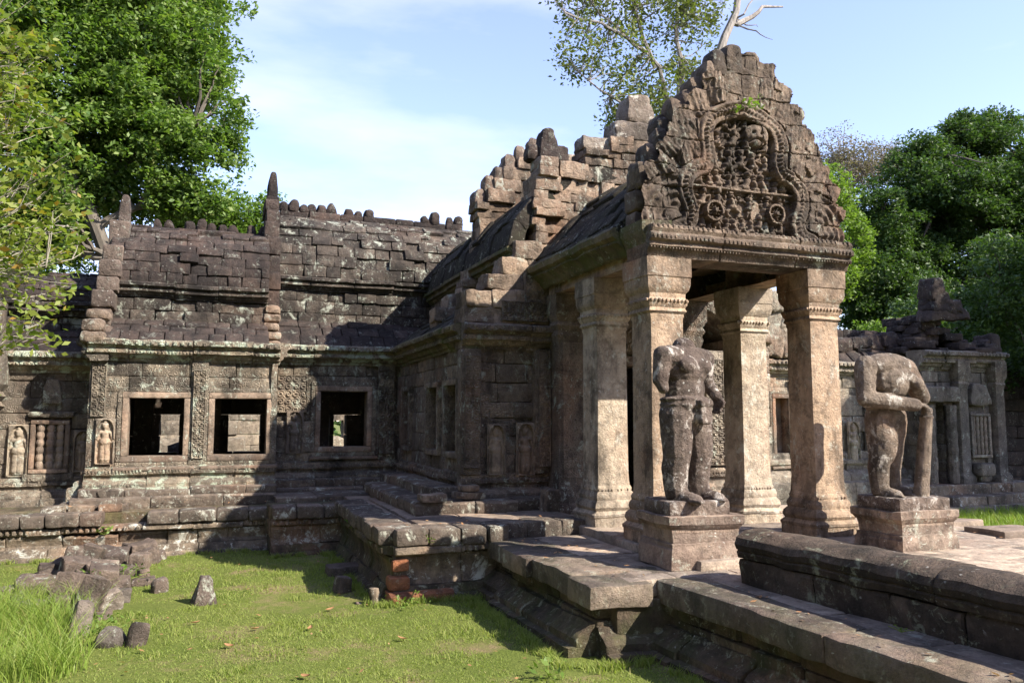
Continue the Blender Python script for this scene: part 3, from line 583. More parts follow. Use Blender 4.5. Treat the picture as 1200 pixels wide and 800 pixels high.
# blind window with turned stone bars, far left
def blind_window(x0, x1, z0, z1, y, nb, par=None, mat=M_FRAME):
    m = MB(); f = .07
    for (cx, cz, sx, sz) in (((x0 + x1) / 2, z1 + f / 2, x1 - x0 + 2 * f, f), ((x0 + x1) / 2, z0 - f / 2, x1 - x0 + 2 * f, f), (x0 - f / 2, (z0 + z1) / 2, f, z1 - z0), (x1 + f / 2, (z0 + z1) / 2, f, z1 - z0)): rblock(m, (cx, y, cz), (sx, .14, sz - .003), None, .012, .12, .006)
    w_ = m.build('blind_window', mat, par or T); sp = (x1 - x0) / nb
    for i in range(nb):
        b = MB(); h = z1 - z0; pr = []
        for k in range(25):
            t = k / 24; pr.append((sp * (.30 + .12 * abs(math.sin(t * math.pi * 6))), t * h))
        lathe(b, (x0 + sp * (i + .5), y, z0), pr, 10); b.build('stone_baluster', M_FIGD, w_)
blind_window(-2.77, -2.33, .56, 1.3, FY - .02, 3)
for z_, sx, sz, pz in ((.42, .75, .12, 0), (1.46, .7, .1, 0), (1.85, .3, .42, .7)): m = MB(); rblock(m, (-2.55, FY - .02, z_), (sx, .13, sz), None, .03, .08, .015, pinch=pz); m.build('window_moulding', M_CARV, T)
m = MB(); sqlathe(m, (-3.6, FY - .25, 0), [(.34, .2), (.34, .4), (.28, .5), (.28, 1.5), (.3, 1.55), (.36, 1.6), (.30, 1.68), (.37, 1.76), (.32, 1.84), (.4, 1.95), (.4, 2.5), (.3, 2.9), (.32, 3.3)], 5); m.build('corner_pier', M_CARV, T)
cornice((XL - .08, LY), (XM + .08, LY), (0, -1), 2.34, M_CORN); cornice((XM, WY), (SX, WY), (0, -1), 2.4, M_CORN); cornice((-7.5, FY), (XL, FY), (0, -1), 2.15, M_CORN); cornice((XL, FY), (XL, LY - .15), (-1, 0), 2.34)
cornice((XM + .08, WY), (XM + .08, LY), (1, 0), 2.36)
def gallery_roof(x0, x1, y, z0, zl, zc, rid, back=1.7, seed=0, rough=1.0, mroof=M_ROOF, mcl=M_CLER):
    """half vault, clerestory course and main vault of one stretch"""
    L = x1 - x0; m = MB(); rows = 3 if zl - z0 > .45 else 2
    pts = [(.16 - .8 * t, z0 + (zl - z0) * (t ** .8)) for t in np.linspace(0, 1, rows + 1)]
    roof(m, pts, (x0, y), (1, 0), (0, -1), L, (.24, .42), .18, .012, .01, .03, 1.04, .12); m.build('lower_roof', mroof, T)
    m = MB(); wall(m, (x0, y + .62), (1, 0), (0, -1), L, courses(zl - .05, zc, .19), .4, (.25, .65), (), .022, .016, .018, cell=.11); m.build('clerestory', mcl, T)
    cornice((x0, y + .62), (x1, y + .62), (0, -1), zc, mcl, .72, bead=False)
    ze = zc + .26; h = rid - ze; pts = [(-.47 - 1.05 * (1 - math.cos(t * 1.45)) / (1 - math.cos(1.45)), ze + h * math.sin(t * 1.45) / math.sin(1.45)) for t in np.linspace(0, 1, 10)]
    m = MB(); roof(m, pts, (x0, y), (1, 0), (0, -1), L, (.2, .52), .26, .02 * rough, .022, .018, 1.0, .09); m.build('upper_roof', mroof if rough < 1.2 else mcl, T)
    m = MB(); roof(m, [(-3.1, 2.6), (-2.7, 3.6), (-2.1, rid - .5), (-1.45, rid)], (x0, y), (1, 0), (0, -1), L, (1.5, 3), .3, 0, .01); m.build('rear_roof', M_ROOF, T)
gallery_roof(XL + .1, XM - .1, LY, 2.68, 3.14, 3.5, 4.96, rough=1.15)
gallery_roof(XM + .1, 8.3, WY, 2.74, 3.32, 3.9, 5.58, rough=1.3)
gallery_roof(-7.5, XL, FY, 2.5, 2.95, 3.2, 4.1)
# gable end piers between the stretches
def gable_pier(x, y, zs, fin, mat=M_ROOF, wd=.24, low=None, lean=0):
    m = MB()
    for (yy, z0, z1, yb) in zs: rblock(m, (x + rng.normal(0, .015) + lean * (z0 - 2.6), y + (yy + yb) / 2, (z0 + z1) / 2), (wd + rng.uniform(0, .05), yb - yy, z1 - z0 - .006), rrot(.02), .035, .12, .02)
    m.build('end_gable', mat, T)
    x0_ = x; x = x + lean * 2.2
    m = MB(); rblock(m, (x, y + fin[0], fin[1] + .26), (.2, .24, .56), rrot(.03), .05, .07, .02, pinch=.75); rblock(m, (x, y + fin[0], fin[1] - .03), (.24, .3, .12), None, .03); m.build('acroterion', mat, T)
    if low:
        m = MB()
        for (yy, z, s) in low: rblock(m, (x0_ + rng.normal(0, .02), y + yy, z), (wd + .06, .34, s), rrot(.05), .06, .07, .028)
        m.build('carved_end_block', M_G2, T)
gable_pier(XM - .02, WY, [(.0, 2.75, 3.1, 1.6), (.1, 3.1, 3.45, 1.6), (.15, 3.45, 3.8, 1.6), (.12, 3.8, 4.15, 1.6), (.22, 4.15, 4.5, 1.6), (.3, 4.5, 4.85, 1.6), (.42, 4.85, 5.2, 1.6), (.55, 5.2, 5.45, 1.6), (.7, 5.45, 5.7, 1.6)], (.95, 5.76), low=[(-.12, 2.72, .17), (-.08, 2.9, .16), (-.02, 3.07, .17), (.03, 3.24, .16), (.06, 3.4, .15)])
gable_pier(XL + .02, LY, [(.0, 2.7, 2.95, 1.5), (.15, 2.95, 3.25, 1.5), (.1, 3.25, 3.55, 1.5), (.2, 3.55, 3.8, 1.5), (.3, 3.8, 4.1, 1.5), (.5, 4.1, 4.4, 1.5), (.8, 4.4, 4.9, 1.6)], (1.3, 4.95), M_FALL, .3, low=[(-.12, 2.72, .2), (-.05, 2.92, .2), (.1, 3.1, .17)], lean=.1)
# ridge finials
fv = []
for k in range(4):
    m = MB(); rblock(m, (0, 0, .10), (.2, .17, .24), rrot(.06), .05, .05, .03, pinch=.6 + .1 * k); fv.append(m.mesh('ridge_finial')); fv[-1].materials.append(M_ROOF)
def crest(x0, x1, y, z, gaps=()):
    m = MB(); x = x0; wall(m, (x0, y - .1), (1, 0), (0, -1), x1 - x0, [z - .14, z + .02], .24, (.4, .8), (), .01, .012, .03); m.build('ridge_course', M_ROOF, T)
    while x < x1 - .08:
        if not any(a < x < b for a, b in gaps) and rng.random() > .04:
            o = bpy.data.objects.new('ridge_finial', fv[rng.integers(4)]); COL.objects.link(o); o.location = (x + .09, y, z - .01); s = rng.uniform(.8, 1.2); o.scale = (s, s, s * rng.uniform(.65, 1.15)); o.rotation_euler = (rng.uniform(-.08, .08), rng.uniform(-.1, .1), rng.uniform(-.3, .3)); setp(o, T)
        x += rng.uniform(.17, .22)
crest(-1.2, .8, 16.1, 4.98, gaps=((-.95, -.75), (.3, .45))); crest(1.15, 5.1, 16.75, 5.7, gaps=((1.55, 1.7), (2.25, 2.4), (2.95, 4.1), (4.5, 4.6)))
# inside of the gallery, seen through the windows
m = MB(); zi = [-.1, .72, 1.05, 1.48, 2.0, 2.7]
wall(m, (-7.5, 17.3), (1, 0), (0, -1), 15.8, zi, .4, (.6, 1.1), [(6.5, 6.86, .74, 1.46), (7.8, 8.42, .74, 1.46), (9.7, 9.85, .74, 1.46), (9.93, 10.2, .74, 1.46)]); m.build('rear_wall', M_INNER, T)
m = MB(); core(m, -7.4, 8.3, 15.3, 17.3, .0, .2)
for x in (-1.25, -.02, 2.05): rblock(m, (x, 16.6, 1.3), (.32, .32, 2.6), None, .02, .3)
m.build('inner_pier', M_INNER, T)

# --- vestibule
plinth((SX, WY - .3), (SX, VY - .0), (-1, 0), M_VEST); plinth((SX - .1, VY), (4.62, VY), (0, -1), M_VEST)
m = MB(); SW = [(14.65, 14.15), (12.85, 12.2), (11.75, 11.12)]
wall(m, (SX, WY), (0, -1), (-1, 0), WY - VY, [.6, .84, 1.15, 1.5, 1.96, 2.2, 2.42], .4, (.4, .9), [(WY - a - .08, WY - b + .08, .84, 1.96) for a, b in SW]); wall(m, (SX, VY), (1, 0), (0, -1), 1.28, courses(.6, 2.45, .28), .4, (.35, .7), (), .02, .014); m.build('vestibule_wall', M_VEST, T)
for a, b in SW:
    m = MB(); yc = (a + b) / 2; l = a - b
    for (dy, z, sy, sz) in ((0, 1.94, l + .16, .09), (0, .86, l + .16, .09), (l / 2 + .04, 1.4, .08, .99), (-l / 2 - .04, 1.4, .08, .99)): rblock(m, (SX + .03, yc + dy, z), (.2, sy, sz), None, .012, .15, .006)
    w_ = m.build('blind_window', M_VEST, T); m = MB(); rblock(m, (SX + .25, yc, 1.4), (.12, l, 1.0), None, .01, .2, .006); m.build('window_slab', M_FIGD, w_)
for x_, y_, sx in ((SX + .05, VY + .02, .3), (4.5, VY - .02, .22)): m = MB(); rblock(m, (x_, y_, 1.5), (sx, .2, 1.78), None, .015, .12, .012); m.build('pilaster', M_VEST, T)
scrollpanel('carved_panel', (SX - .06, VY - .1, .7), (1, 0, 0), (0, -1, 0), .24, 1.6, M_VEST, T, .12, .02); scrollpanel('carved_panel', (4.42, VY - .14, .7), (1, 0, 0), (0, -1, 0), .2, 1.7, M_VEST, T, .1, .02)
devata('carved_figure', (3.66, VY - .05, .6), (1, 0, 0), (0, -1, 0), .28, .72, M_FIGD, T, .9); devata('carved_figure', (4.1, VY - .05, .58), (1, 0, 0), (0, -1, 0), .3, .76, M_FIGD, T, .35)
cornice((SX, WY - .1), (SX, VY - .05), (-1, 0), 2.4, M_MOSS); cornice((SX - .1, VY), (4.62, VY), (0, -1), 2.4, M_VEST)
scrollpanel('carved_panel', (3.85, VY - .16, 2.8), (1, 0, 0), (0, -1, 0), .72, .3, M_VEST, T, .1, .03)
# broken half pediment
m = MB()
for (x0, x1, z0, z1) in ((3.28, 3.75, 2.76, 3.0), (3.75, 4.6, 2.76, 3.0), (3.3, 3.72, 3.0, 3.24), (3.72, 4.2, 3.0, 3.26), (4.2, 4.62, 3.0, 3.26), (3.64, 4.2, 3.26, 3.5), (4.2, 4.62, 3.26, 3.5), (3.88, 4.3, 3.5, 3.76), (4.3, 4.62, 3.5, 3.76), (4.08, 4.5, 3.76, 4.0)):
    rblock(m, ((x0 + x1) / 2, VY + .1 + rng.normal(0, .015), (z0 + z1) / 2), (x1 - x0 + .004, .46, z1 - z0 + .004), rrot(.008), .016, .05, .026, wamp=.03)
m.build('half_pediment', M_G2, T)
scrollpanel('carved_panel', (4.22, VY - .1, 3.02), (1, 0, 0), (0, -1, 0), .36, .5, M_VEST, T, .18, .045)
m = MB(); P_ = [(.16, 2.76), (-.1, 2.98), (-.4, 3.18), (-.75, 3.32)]
roof(m, P_, (SX, WY - .3), (0, -1), (-1, 0), WY - VY - .5, (.4, .8), .2, .015, .014, .03, 1.04, .14); m.build('lower_roof', M_BLACK, T)
m = MB(); wall(m, (4.14, WY + .5), (0, -1), (-1, 0), WY - VY + .5, courses(3.2, 3.72, .26), .4, (.5, .9), (), .02, .016); m.build('clerestory', M_VEST, T)
cornice((4.14, WY + .5), (4.14, VY), (-1, 0), 3.7, M_MOSS, .7, bead=False)
UP = [(.12, 3.95), (.02, 4.35), (-.28, 4.75), (-.7, 5.1), (-1.2, 5.35), (-1.72, 5.45)]
m = MB(); roof(m, densify(UP, .27), (4.14, 17), (0, -1), (-1, 0), 6.2, (.3, .7), .25, .02, .02, .025, 1.0, .12); roof(m, UP, (7.56, VY), (0, 1), (1, 0), 6.2, (.8, 1.6), .25, .015, .015, .03, 1.03, .3); m.build('upper_roof', M_BLACK, T)
m = MB(); wall(m, (8.33, VY), (0, 1), (1, 0), 4.5, courses(0, 2.7, .4), .4, (.6, 1.2)); roof(m, [(.1, 2.7), (-.4, 3.15), (-.8, 3.35)], (8.33, VY), (0, 1), (1, 0), 4.4, (.6, 1.2)); m.build('east_wall', M_WALL, T)
# second and third gables, bare stepped masonry
def stepped(y, rows, mat, name, thick=.5, amp=.022, bl=(.18, .5)):
    m = MB()
    rw = []
    for (x0, x1, z0, z1) in rows:
        if z1 - z0 > .22 and rng.random() < .65: zm = z0 + (z1 - z0) * rng.uniform(.42, .58); rw += [(x0 + rng.uniform(-.03, .04), x1, z0, zm), (x0 + rng.uniform(-.03, .04), x1, zm, z1)]
        else: rw.append((x0, x1, z0, z1))
    for (x0, x1, z0, z1) in rw:
        x = x0
        while x < x1 - .02:
            l = rng.uniform(*bl)
            if x1 - x - l < .2: l = x1 - x
            e = .05 if x == x0 else 0
            rblock(m, (x + l / 2, y + thick / 2 + rng.normal(0, .02) - e, (z0 + z1) / 2 + rng.normal(0, .004)), (l + .004, thick, z1 - z0 + .004), rrot(.006), .014, .06, amp * 1.1, wamp=.022); x += l
    m.build(name, mat, T)
stepped(VY, [(4.55, 7.2, 2.45, 2.75), (4.6, 7.2, 2.75, 3.02), (4.5, 7.2, 3.02, 3.3), (4.48, 7.2, 3.3, 3.56), (4.5, 7.3, 3.56, 3.8), (4.42, 7.3, 3.8, 4.02), (4.44, 7.3, 4.02, 4.3), (4.4, 7.3, 4.3, 4.56), (4.4, 7.3, 4.56, 4.84), (4.42, 7.3, 4.84, 5.08), (4.85, 7.2, 5.08, 5.34), (5.28, 7.0, 5.34, 5.58), (5.72, 6.8, 5.58, 5.84)], M_G2, 'second_gable')
stepped(VY - .05, [(4.46, 4.8, 5.06, 5.36)], M_G2, 'second_gable', .4)
m = MB(); rblock(m, (4.72, VY + .2, 5.6), (.34, .3, .56), rrot(.05), .06, .07, .04, pinch=.85); rblock(m, (4.95, VY + .25, 5.5), (.26, .28, .3), rrot(.1), .06, .07, .04, pinch=.6); rblock(m, (4.5, VY + .25, 5.5), (.22, .28, .26), rrot(.1), .06, .07, .04, pinch=.6); m.build('acroterion', M_ROOF, T)
m = MB()
for (x, z, sx, sz, pz) in ((5.62, 5.7, .7, .26, 0), (6.2, 6.0, .75, .32, 0), (6.3, 6.38, .52, .46, .5), (5.98, 5.98, .3, .34, .3), (6.75, 5.9, .4, .3, 0)): rblock(m, (x, VY + .22, z), (sx, .42, sz), rrot(.05), .06, .08, .04, pinch=pz)
m.build('broken_crown', M_WHITE, T)
stepped(12.7, [(3.42, 3.75, 2.8, 3.02), (3.4, 4.12, 3.02, 3.25), (3.62, 4.12, 3.25, 3.48), (3.85, 4.15, 3.48, 3.74), (3.98, 4.2, 3.74, 3.96), (4.12, 7.5, 3.95, 4.2), (4.12, 7.5, 4.2, 4.5), (4.15, 7.5, 4.5, 4.85), (4.12, 7.5, 4.85, 5.12), (4.32, 7.4, 5.12, 5.36), (4.45, 7.3, 5.36, 5.58), (4.62, 7.2, 5.58, 5.8), (4.9, 7.1, 5.8, 6.0), (5.2, 7, 6.0, 6.2)], M_G2, 'third_gable', .45)
m = MB()
for x, z in ((4.2, 5.2), (4.4, 5.48), (4.55, 5.66), (4.75, 5.9), (4.98, 6.08), (5.2, 6.25)): rblock(m, (x, 12.85, z), (.24, .3, .32), rrot(.12), .06, .07, .035, pinch=.6)
m.build('gable_antefix', M_FALL, T)

# --- porch: pillars, beams, vault, doorway
SH = [(.235, .5), (.222, .7), (.222, 1.1), (.22, 1.6), (.218, 2.1), (.216, 2.52), (.225, 2.54), (.225, 2.57), (.25, 2.6), (.235, 2.64), (.255, 2.67), (.265, 2.72), (.24, 2.75), (.24, 2.8), (.27, 2.84), (.285, 2.9), (.285, 2.98), (.295, 2.985), (.295, 3.2)]
BS = [(.32, .0), (.32, .12), (.33, .13), (.33, .16), (.29, .2), (.31, .24), (.3, .29), (.265, .33), (.275, .37), (.265, .41), (.245, .44), (.25, .475), (.235, .51)]
def pillar(x, y, zb, mat=M_PIL, top=3.2):
    m = MB(); pr = [(h, z - zb) for h, z in densify(SH[:10], .2)]; sqlathe(m, (x, y, zb), pr, 7, 0, .006, .03); p = m.build('pillar', mat, T)
    m = MB(); sqlathe(m, (x, y, 0), SH[9:-1] + [(.295, top)], 7, 0, .008, .03)
    for o, ux in (((0, -1), (1, 0)), ((-1, 0), (0, 1)), ((1, 0), (0, 1))):
        a = (x - ux[0] * .25 + o[0] * 0, y - ux[1] * .25); b = (x + ux[0] * .25, y + ux[1] * .25); beads(m, a, b, o, 2.715, .02, .05, .022, .262, .1)
    m.build('capital', mat, p); m = MB(); sqlathe(m, (x, y, zb), BS, 7, 0, .012, .03)
    for o, ux in (((0, -1), (1, 0)), ((-1, 0), (0, 1))): beads(m, (x - ux[0] * .24, y - ux[1] * .24), (x + ux[0] * .24, y + ux[1] * .24), o, zb + .455, .016, .045, .018, .245, .2)
    m.build('pillar_base', mat, p); return p
for x, y, zb, mt in ((4.73, 7.83, .05, M_PIL), (6.94, 7.83, .0, M_PIL), (4.77, 9.23, .05, M_PILW), (6.98, 9.23, .0, M_PILW)): pillar(x, y, zb, mt)
# engaged pilasters
for x in (4.86, 6.84):
    m = MB(); sqlathe(m, (x, 10.62, 0), [(.3, .03), (.3, .15), (.27, .2), (.28, .3), (.25, .4), (.235, .5), (.23, 1.2), (.23, 2.5), (.26, 2.6), (.24, 2.66), (.28, 2.74), (.25, 2.8), (.3, 2.9), (.3, 3.2)], 7); m.build('pilaster', M_VEST, T)
scrollpanel('carved_panel', (4.68, 10.385, .55), (1, 0, 0), (0, -1, 0), .36, 1.95, M_VEST, T, .12, .015)
m = MB(); wall(m, (5.1, VY), (1, 0), (0, -1), 1.55, [.05, .3, .7, 1.2, 1.7, 2.2, 2.5, 2.9, 3.3, 3.9, 4.6], .4, (.3, .6), [(.3, 1.3, .0, 2.2)]); wall(m, (7.08, VY), (1, 0), (0, -1), 1.3, courses(0, 2.5, .3), .4, (.4, .7)); m.build('vestibule_wall', M_RIGHT, T)
m = MB()
for (cx, cz, sx, sz) in ((5.9, 2.27, 1.3, .14), (5.34, 1.25, .14, 1.94), (6.46, 1.25, .14, 1.94), (5.9, .21, 1.3, .14)): rblock(m, (cx, VY - .03, cz), (sx, .3, sz), None, .015, .15, .006)
rblock(m, (5.9, VY - .25, .1), (1.3, .3, .14), None, .02); d_ = m.build('doorway', M_FRAME, T)
scrollpanel('carved_lintel', (5.15, VY - .16, 2.38), (1, 0, 0), (0, -1, 0), 1.5, .6, M_FIGD, d_, .2, .05)
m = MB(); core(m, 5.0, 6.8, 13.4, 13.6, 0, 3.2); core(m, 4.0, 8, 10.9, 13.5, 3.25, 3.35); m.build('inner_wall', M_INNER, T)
BP = [(-.45, 3.62), (.08, 3.62), (.1, 3.58), (.1, 3.5), (.03, 3.47), (.03, 3.4), (-.02, 3.38), (-.02, 3.2), (-.45, 3.2)]
for x, o in ((4.53, -1), (7.2, 1)):
    a, b = ((x, 10.6), (x, 8.1)) if o < 0 else ((x, 8.1), (x, 10.6)); m = MB(); mold(m, densify([(d, z) for d, z in BP], .1), a, b, (o, 0), (1.0, 1.5), .006, .01); m.build('side_beam', M_PIL, T)
EV = densify([(-.3, 3.63), (.2, 3.63), (.23, 3.59), (.21, 3.52), (.15, 3.49), (.16, 3.46), (.1, 3.42), (.05, 3.38), (.02, 3.32), (-.02, 3.3)], .07)
m = MB(); mold(m, EV, (4.5, 10.75), (4.5, 8.05), (-1, 0), (.5, .9), .012, .018, .08); m.build('mossy_eave', M_MOSS, T); m = MB(); mold(m, EV, (7.23, 8.05), (7.23, 10.75), (1, 0), (.5, .9), .012, .018, .08); m.build('eave', M_WALL, T)
PV = [(.2, 3.6), (.1, 3.72), (-.1, 3.95), (-.32, 4.2), (-.55, 4.44), (-.8, 4.66), (-1.08, 4.86), (-1.36, 4.98)]
m = MB(); roof(m, PV, (4.5, VY), (0, -1), (-1, 0), VY - 8.05, (.3, .75), .22, .018, .024, .025, 1.02, .1); roof(m, PV, (7.22, 8.05), (0, 1), (1, 0), VY - 8.05, (.6, 1.2), .22, .015, .015, .03, 1.04, .2); m.build('porch_roof', M_BLACK, T)

# --- front gable with its carved face
def hw(z):    # half width of the front gable at height z (left, right)
    l = np.interp(z, [3.3, 4.05, 4.22, 4.42, 4.62, 4.8, 4.96, 5.09, 5.21, 5.39, 5.54, 5.65, 5.79, 5.86], [1.40, 1.40, 1.36, 1.22, 1.12, 1.06, .94, .80, .70, .56, .42, .30, .12, .02])
    return l, np.interp(z, [3.3, 4.06, 4.37, 4.71, 4.95, 5.2, 5.27, 5.42, 5.53, 5.7, 5.81, 5.86], [1.43, 1.46, 1.38, 1.12, 1.02, .85, .78, .7, .56, .42, .3, .1])
GX, GY = 5.86, 7.6
m = MB(); zs = [3.5, 3.78, 4.05, 4.3, 4.64, 5.0, 5.28, 5.56, 5.8]
for a, b in zip(zs[:-1], zs[1:]):
    l0, r0 = hw((a + b) / 2); x = GX - l0; x1 = GX + r0
    while x < x1 - .02:
        l = rng.uniform(.3, .5); l = x1 - x if x1 - x - l < .2 else l
        rblock(m, (x + l / 2, GY + .38 + rng.normal(0, .01), (a + b) / 2), (l - .005, .26, b - a - .005), None, .04, .1, .02); x += l
g_ = m.build('front_gable', M_GABLE, T)
def gable_face():
    st = .0095; w_, h = 2.94, 2.4; x0, z0 = GX - 1.46, 3.5; nx, nz_ = int(w_ / st), int(h / st)
    X, Z = np.meshgrid(x0 + np.linspace(0, w_, nx), z0 + np.linspace(0, h, nz_), indexing='ij'); g = np.random.default_rng(3)
    P3 = np.stack([X, Z, X * 0], -1); Zq = np.floor((Z - 3.4) / .235) * .235 + 3.4 + .1; fr = (Z - Zq + .1) / .235; l, r = hw(np.where(Z > 4.1, Zq * .85 + Z * .15, Z)); l = l - .05 * np.clip(fr - .6, 0, 1) ** 2 * 6 * (Z > 4.1); r = r - .05 * np.clip(fr - .6, 0, 1) ** 2 * 6 * (Z > 4.1); edge = .03 * np.sin(Z * 21) + .05 * fbm(P3, 7, 2); inside = (X > GX - l - edge) & (X < GX + r + edge) & (Z < 5.83 + edge)
    H = np.full(X.shape, .0)
    half = np.array([(.98, 3.56), (.80, 3.62), (.76, 3.8), (.86, 4.0), (.82, 4.2), (.66, 4.32), (.52, 4.36), (.50, 4.5), (.54, 4.66), (.53, 4.84), (.42, 4.98), (.24, 5.05), (0, 5.12)])
    tt = np.linspace(0, len(half) - 1, 90); hp = np.stack([np.interp(tt, range(len(half)), half[:, k]) for k in (0, 1)], 1); ker = np.ones(7) / 7
    hp = np.stack([np.convolve(np.pad(hp[:, k], 3, 'edge'), ker, 'valid') for k in (0, 1)], 1)
    D = np.full(X.shape, 9.); S = np.zeros(X.shape); ang = np.zeros(X.shape)
    for sd in (-1, 1):
        pl = hp * np.array([sd, 1]) + np.array([GX, 0]); s = 0
        for a, b in zip(pl[:-1], pl[1:]):
            d = b - a; L2 = max(d @ d, 1e-9); t = np.clip(((X - a[0]) * d[0] + (Z - a[1]) * d[1]) / L2, 0, 1); q = np.hypot(X - a[0] - t * d[0], Z - a[1] - t * d[1])
            k = q < D; D = np.where(k, q, D); S = np.where(k, s + t * math.sqrt(L2), S); s += math.sqrt(L2)
    inn = (np.abs(X - GX) < np.interp(Z, half[:, 1][np.argsort(half[:, 1])], half[np.argsort(half[:, 1]), 0])) & (Z < 5.1)
    # flame leaves outside the frame
    for sd in (-1, 1):
        pl = hp * np.array([sd, 1]) + np.array([GX, 0])
        for i in range(16, 88, 9):
            t = pl[min(i + 1, 89)] - pl[i - 1]; t = t / np.linalg.norm(t); nn = np.array([t[1], -t[0]]) * (1 if sd < 0 else -1); nn = nn if nn[0] * sd > 0 or abs(nn[0]) < .2 else -nn
            dr = nn * .75 + np.array([0, .75]); dr /= np.linalg.norm(dr); pp = np.array([-dr[1], dr[0]])
            for q0, LL, W in ((.10, .46, .13), (.42, .5, .16)):
                c = pl[i] + nn * q0; u = (X - c[0]) * dr[0] + (Z - c[1]) * dr[1]; v = (X - c[0]) * pp[0] + (Z - c[1]) * pp[1]; v = v - .12 * (u / LL) ** 2 * LL * sd
                tt_ = np.clip(u / LL, 0, 1); wd = W * np.sqrt(np.clip(np.sin(np.pi * np.clip(tt_ * .85 + .15, 0, 1)), 0, 1)); k = (u > 0) & (u < LL) & (np.abs(v) < wd)
                hh = .07 * (1 - (v / np.maximum(wd, 1e-3)) ** 2) + .009 * np.cos(v * 110) + .006 * np.cos(u * 40) + .012 * (k > 0); H = np.where(k, np.maximum(H, hh), H)
    # serpent heads fanned at the two lower corners
    for sd in (-1, 1):
        c = (GX + sd * 1.0, 3.66); r_ = np.hypot(X - c[0], (Z - c[1]) * .85); a_ = np.arctan2(Z - c[1], (X - c[0]) * sd); k = (r_ < .46) & (X * sd > (GX + sd * .78) * sd)
        H = np.where(k, np.maximum(.02, .055 + .03 * np.cos(a_ * 7) + .022 * np.cos(r_ * 2 * math.pi / .09) - r_ * .04), H)
        k2 = np.hypot(X - (GX + sd * 1.02), Z - 3.72) < .1; H = np.where(k2, .11 - 3 * np.hypot(X - (GX + sd * 1.02), Z - 3.72) ** 2, H)
    bw = .115; k = D < bw; H = np.where(k, .075 * np.sqrt(np.clip(1 - (D / bw) ** 2, 0, 1)) + .018 * np.cos(D / bw * 3 * math.pi) + .014 * np.cos(S * 2 * math.pi / .052) * (D < .04) + .012, H)
    # tympanum figures
    F_ = np.zeros(X.shape); ty = inn & (D > bw * .85)
    for zr, half_w, sc, n in ((3.57, .76, .25, 13), (3.80, .7, .3, 6), (4.05, .68, .31, 10), (4.3, .46, .31, 5), (4.55, .42, .33, 4), (4.78, .34, .28, 4)):
        for i in range(n): manikin(X, Z, GX - half_w + (i + .5) * 2 * half_w / n + g.uniform(-.03, .03), zr + g.uniform(-.03, .03), sc * g.uniform(.85, 1.15), F_, g)
    for (cx, cz) in ((5.43, 3.83), (6.32, 3.87)):
        r_ = np.hypot(X - cx, Z - cz); a_ = np.arctan2(Z - cz, X - cx); R = .122; k = r_ < R + .012; wv = np.where(np.abs(r_ - R + .012) < .017, .075, 0); sp = np.abs(((a_ / (math.pi / 5)) + .5) % 1 - .5) * (math.pi / 5) * r_
        wv = np.maximum(wv, np.where((sp < .008) & (r_ < R), .06, 0)); wv = np.maximum(wv, np.where(r_ < .026, .085, 0)); F_ = np.where(k, np.maximum(wv, np.minimum(F_, .0)), F_)
    H = np.where(ty, -.075 + F_ * 1.7 + .015 * fbm(P3, 14, 2), H)
    kala = np.hypot((X - (GX + .2)) / .17, (Z - 4.82) / .14); H = np.where(kala < 1, np.maximum(H, .0 + .07 * np.sqrt(np.clip(1 - kala ** 2, 0, 1)) - .05 * np.exp(-((np.abs(X - (GX + .2)) - .06) / .025) ** 2 - ((Z - 4.84) / .022) ** 2) - .035 * np.exp(-((Z - 4.75 - .02 * np.cos((X - GX - .2) * 25)) / .014) ** 2)), H)
    bnd = (np.abs(Z - 4.12 - .0 * X) < .012) & ty; H = np.where(bnd, .0, H)
    for zj in zs[1:-1]: H = H - .03 * np.exp(-((Z - zj - .012 * np.sin(X * 5 + zj)) / .007) ** 2)
    for j, (a, b) in enumerate(zip(zs[:-1], zs[1:])):
        for xj in np.arange(GX - 1.3 + .17 * (j % 3), GX + 1.4, .44): H = H - .025 * np.exp(-((X - xj - .02 * np.sin(Z * 9 + j)) / .006) ** 2) * ((Z > a) & (Z < b)) * (~ty | (Z > 5))
        for xj in np.arange(GX - 1.5, GX + 1.5, .44): H = H + ((Z > a) & (Z < b) & (X > xj) & (X < xj + .44)) * (g.random() - .5) * .03
    top = np.clip((Z - 5.1) / .3, 0, 1); H = H + top * (.05 * np.abs(np.sin(X * 9.5 + .6)) + .02)
    ero = np.clip(fbm(P3, 2.2, 14, 3) * 3 + .35, 0, .55) * (~ty); H = H * (1 - ero) + ero * (.03 + .05 * fbm(P3, 6, 17, 3)); H = H + .04 * fbm(P3, 5, 4) + .03 * fbm(P3, 22, 6, 3)
    return hf_mesh('carved_face', (x0, GY + .08, z0), (1, 0, 0), (0, -1, 0), w_, h, H, M_GABLE, g_, inside)
gable_face()
m = MB()      # flame shaped edge stones
for sd in (-1, 1):
    for z, s in ((4.2, .34), (4.42, .34), (4.62, .32), (4.8, .3), (4.98, .32), (5.18, .28), (5.32, .3), (5.5, .26), (5.62, .24)):
        l, r = hw(z - .04); e = (l if sd < 0 else r); rblock(m, (GX + sd * (e - .09), GY + .28 + rng.normal(0, .03), z + .02), (.22, .3, s), roty(sd * .2) @ rrot(.06), .06, .07, .03, pinch=.75)
for x, z, sx, s in ((5.55, 5.66, .24, .36), (5.77, 5.74, .28, .42), (6.03, 5.7, .28, .4), (6.27, 5.55, .2, .34), (5.42, 5.5, .2, .34)): rblock(m, (x, GY + .2, z), (sx, .36, s), rrot(.05), .08, .07, .03, pinch=.6)
m.build('edge_flame', M_GABLE, g_)
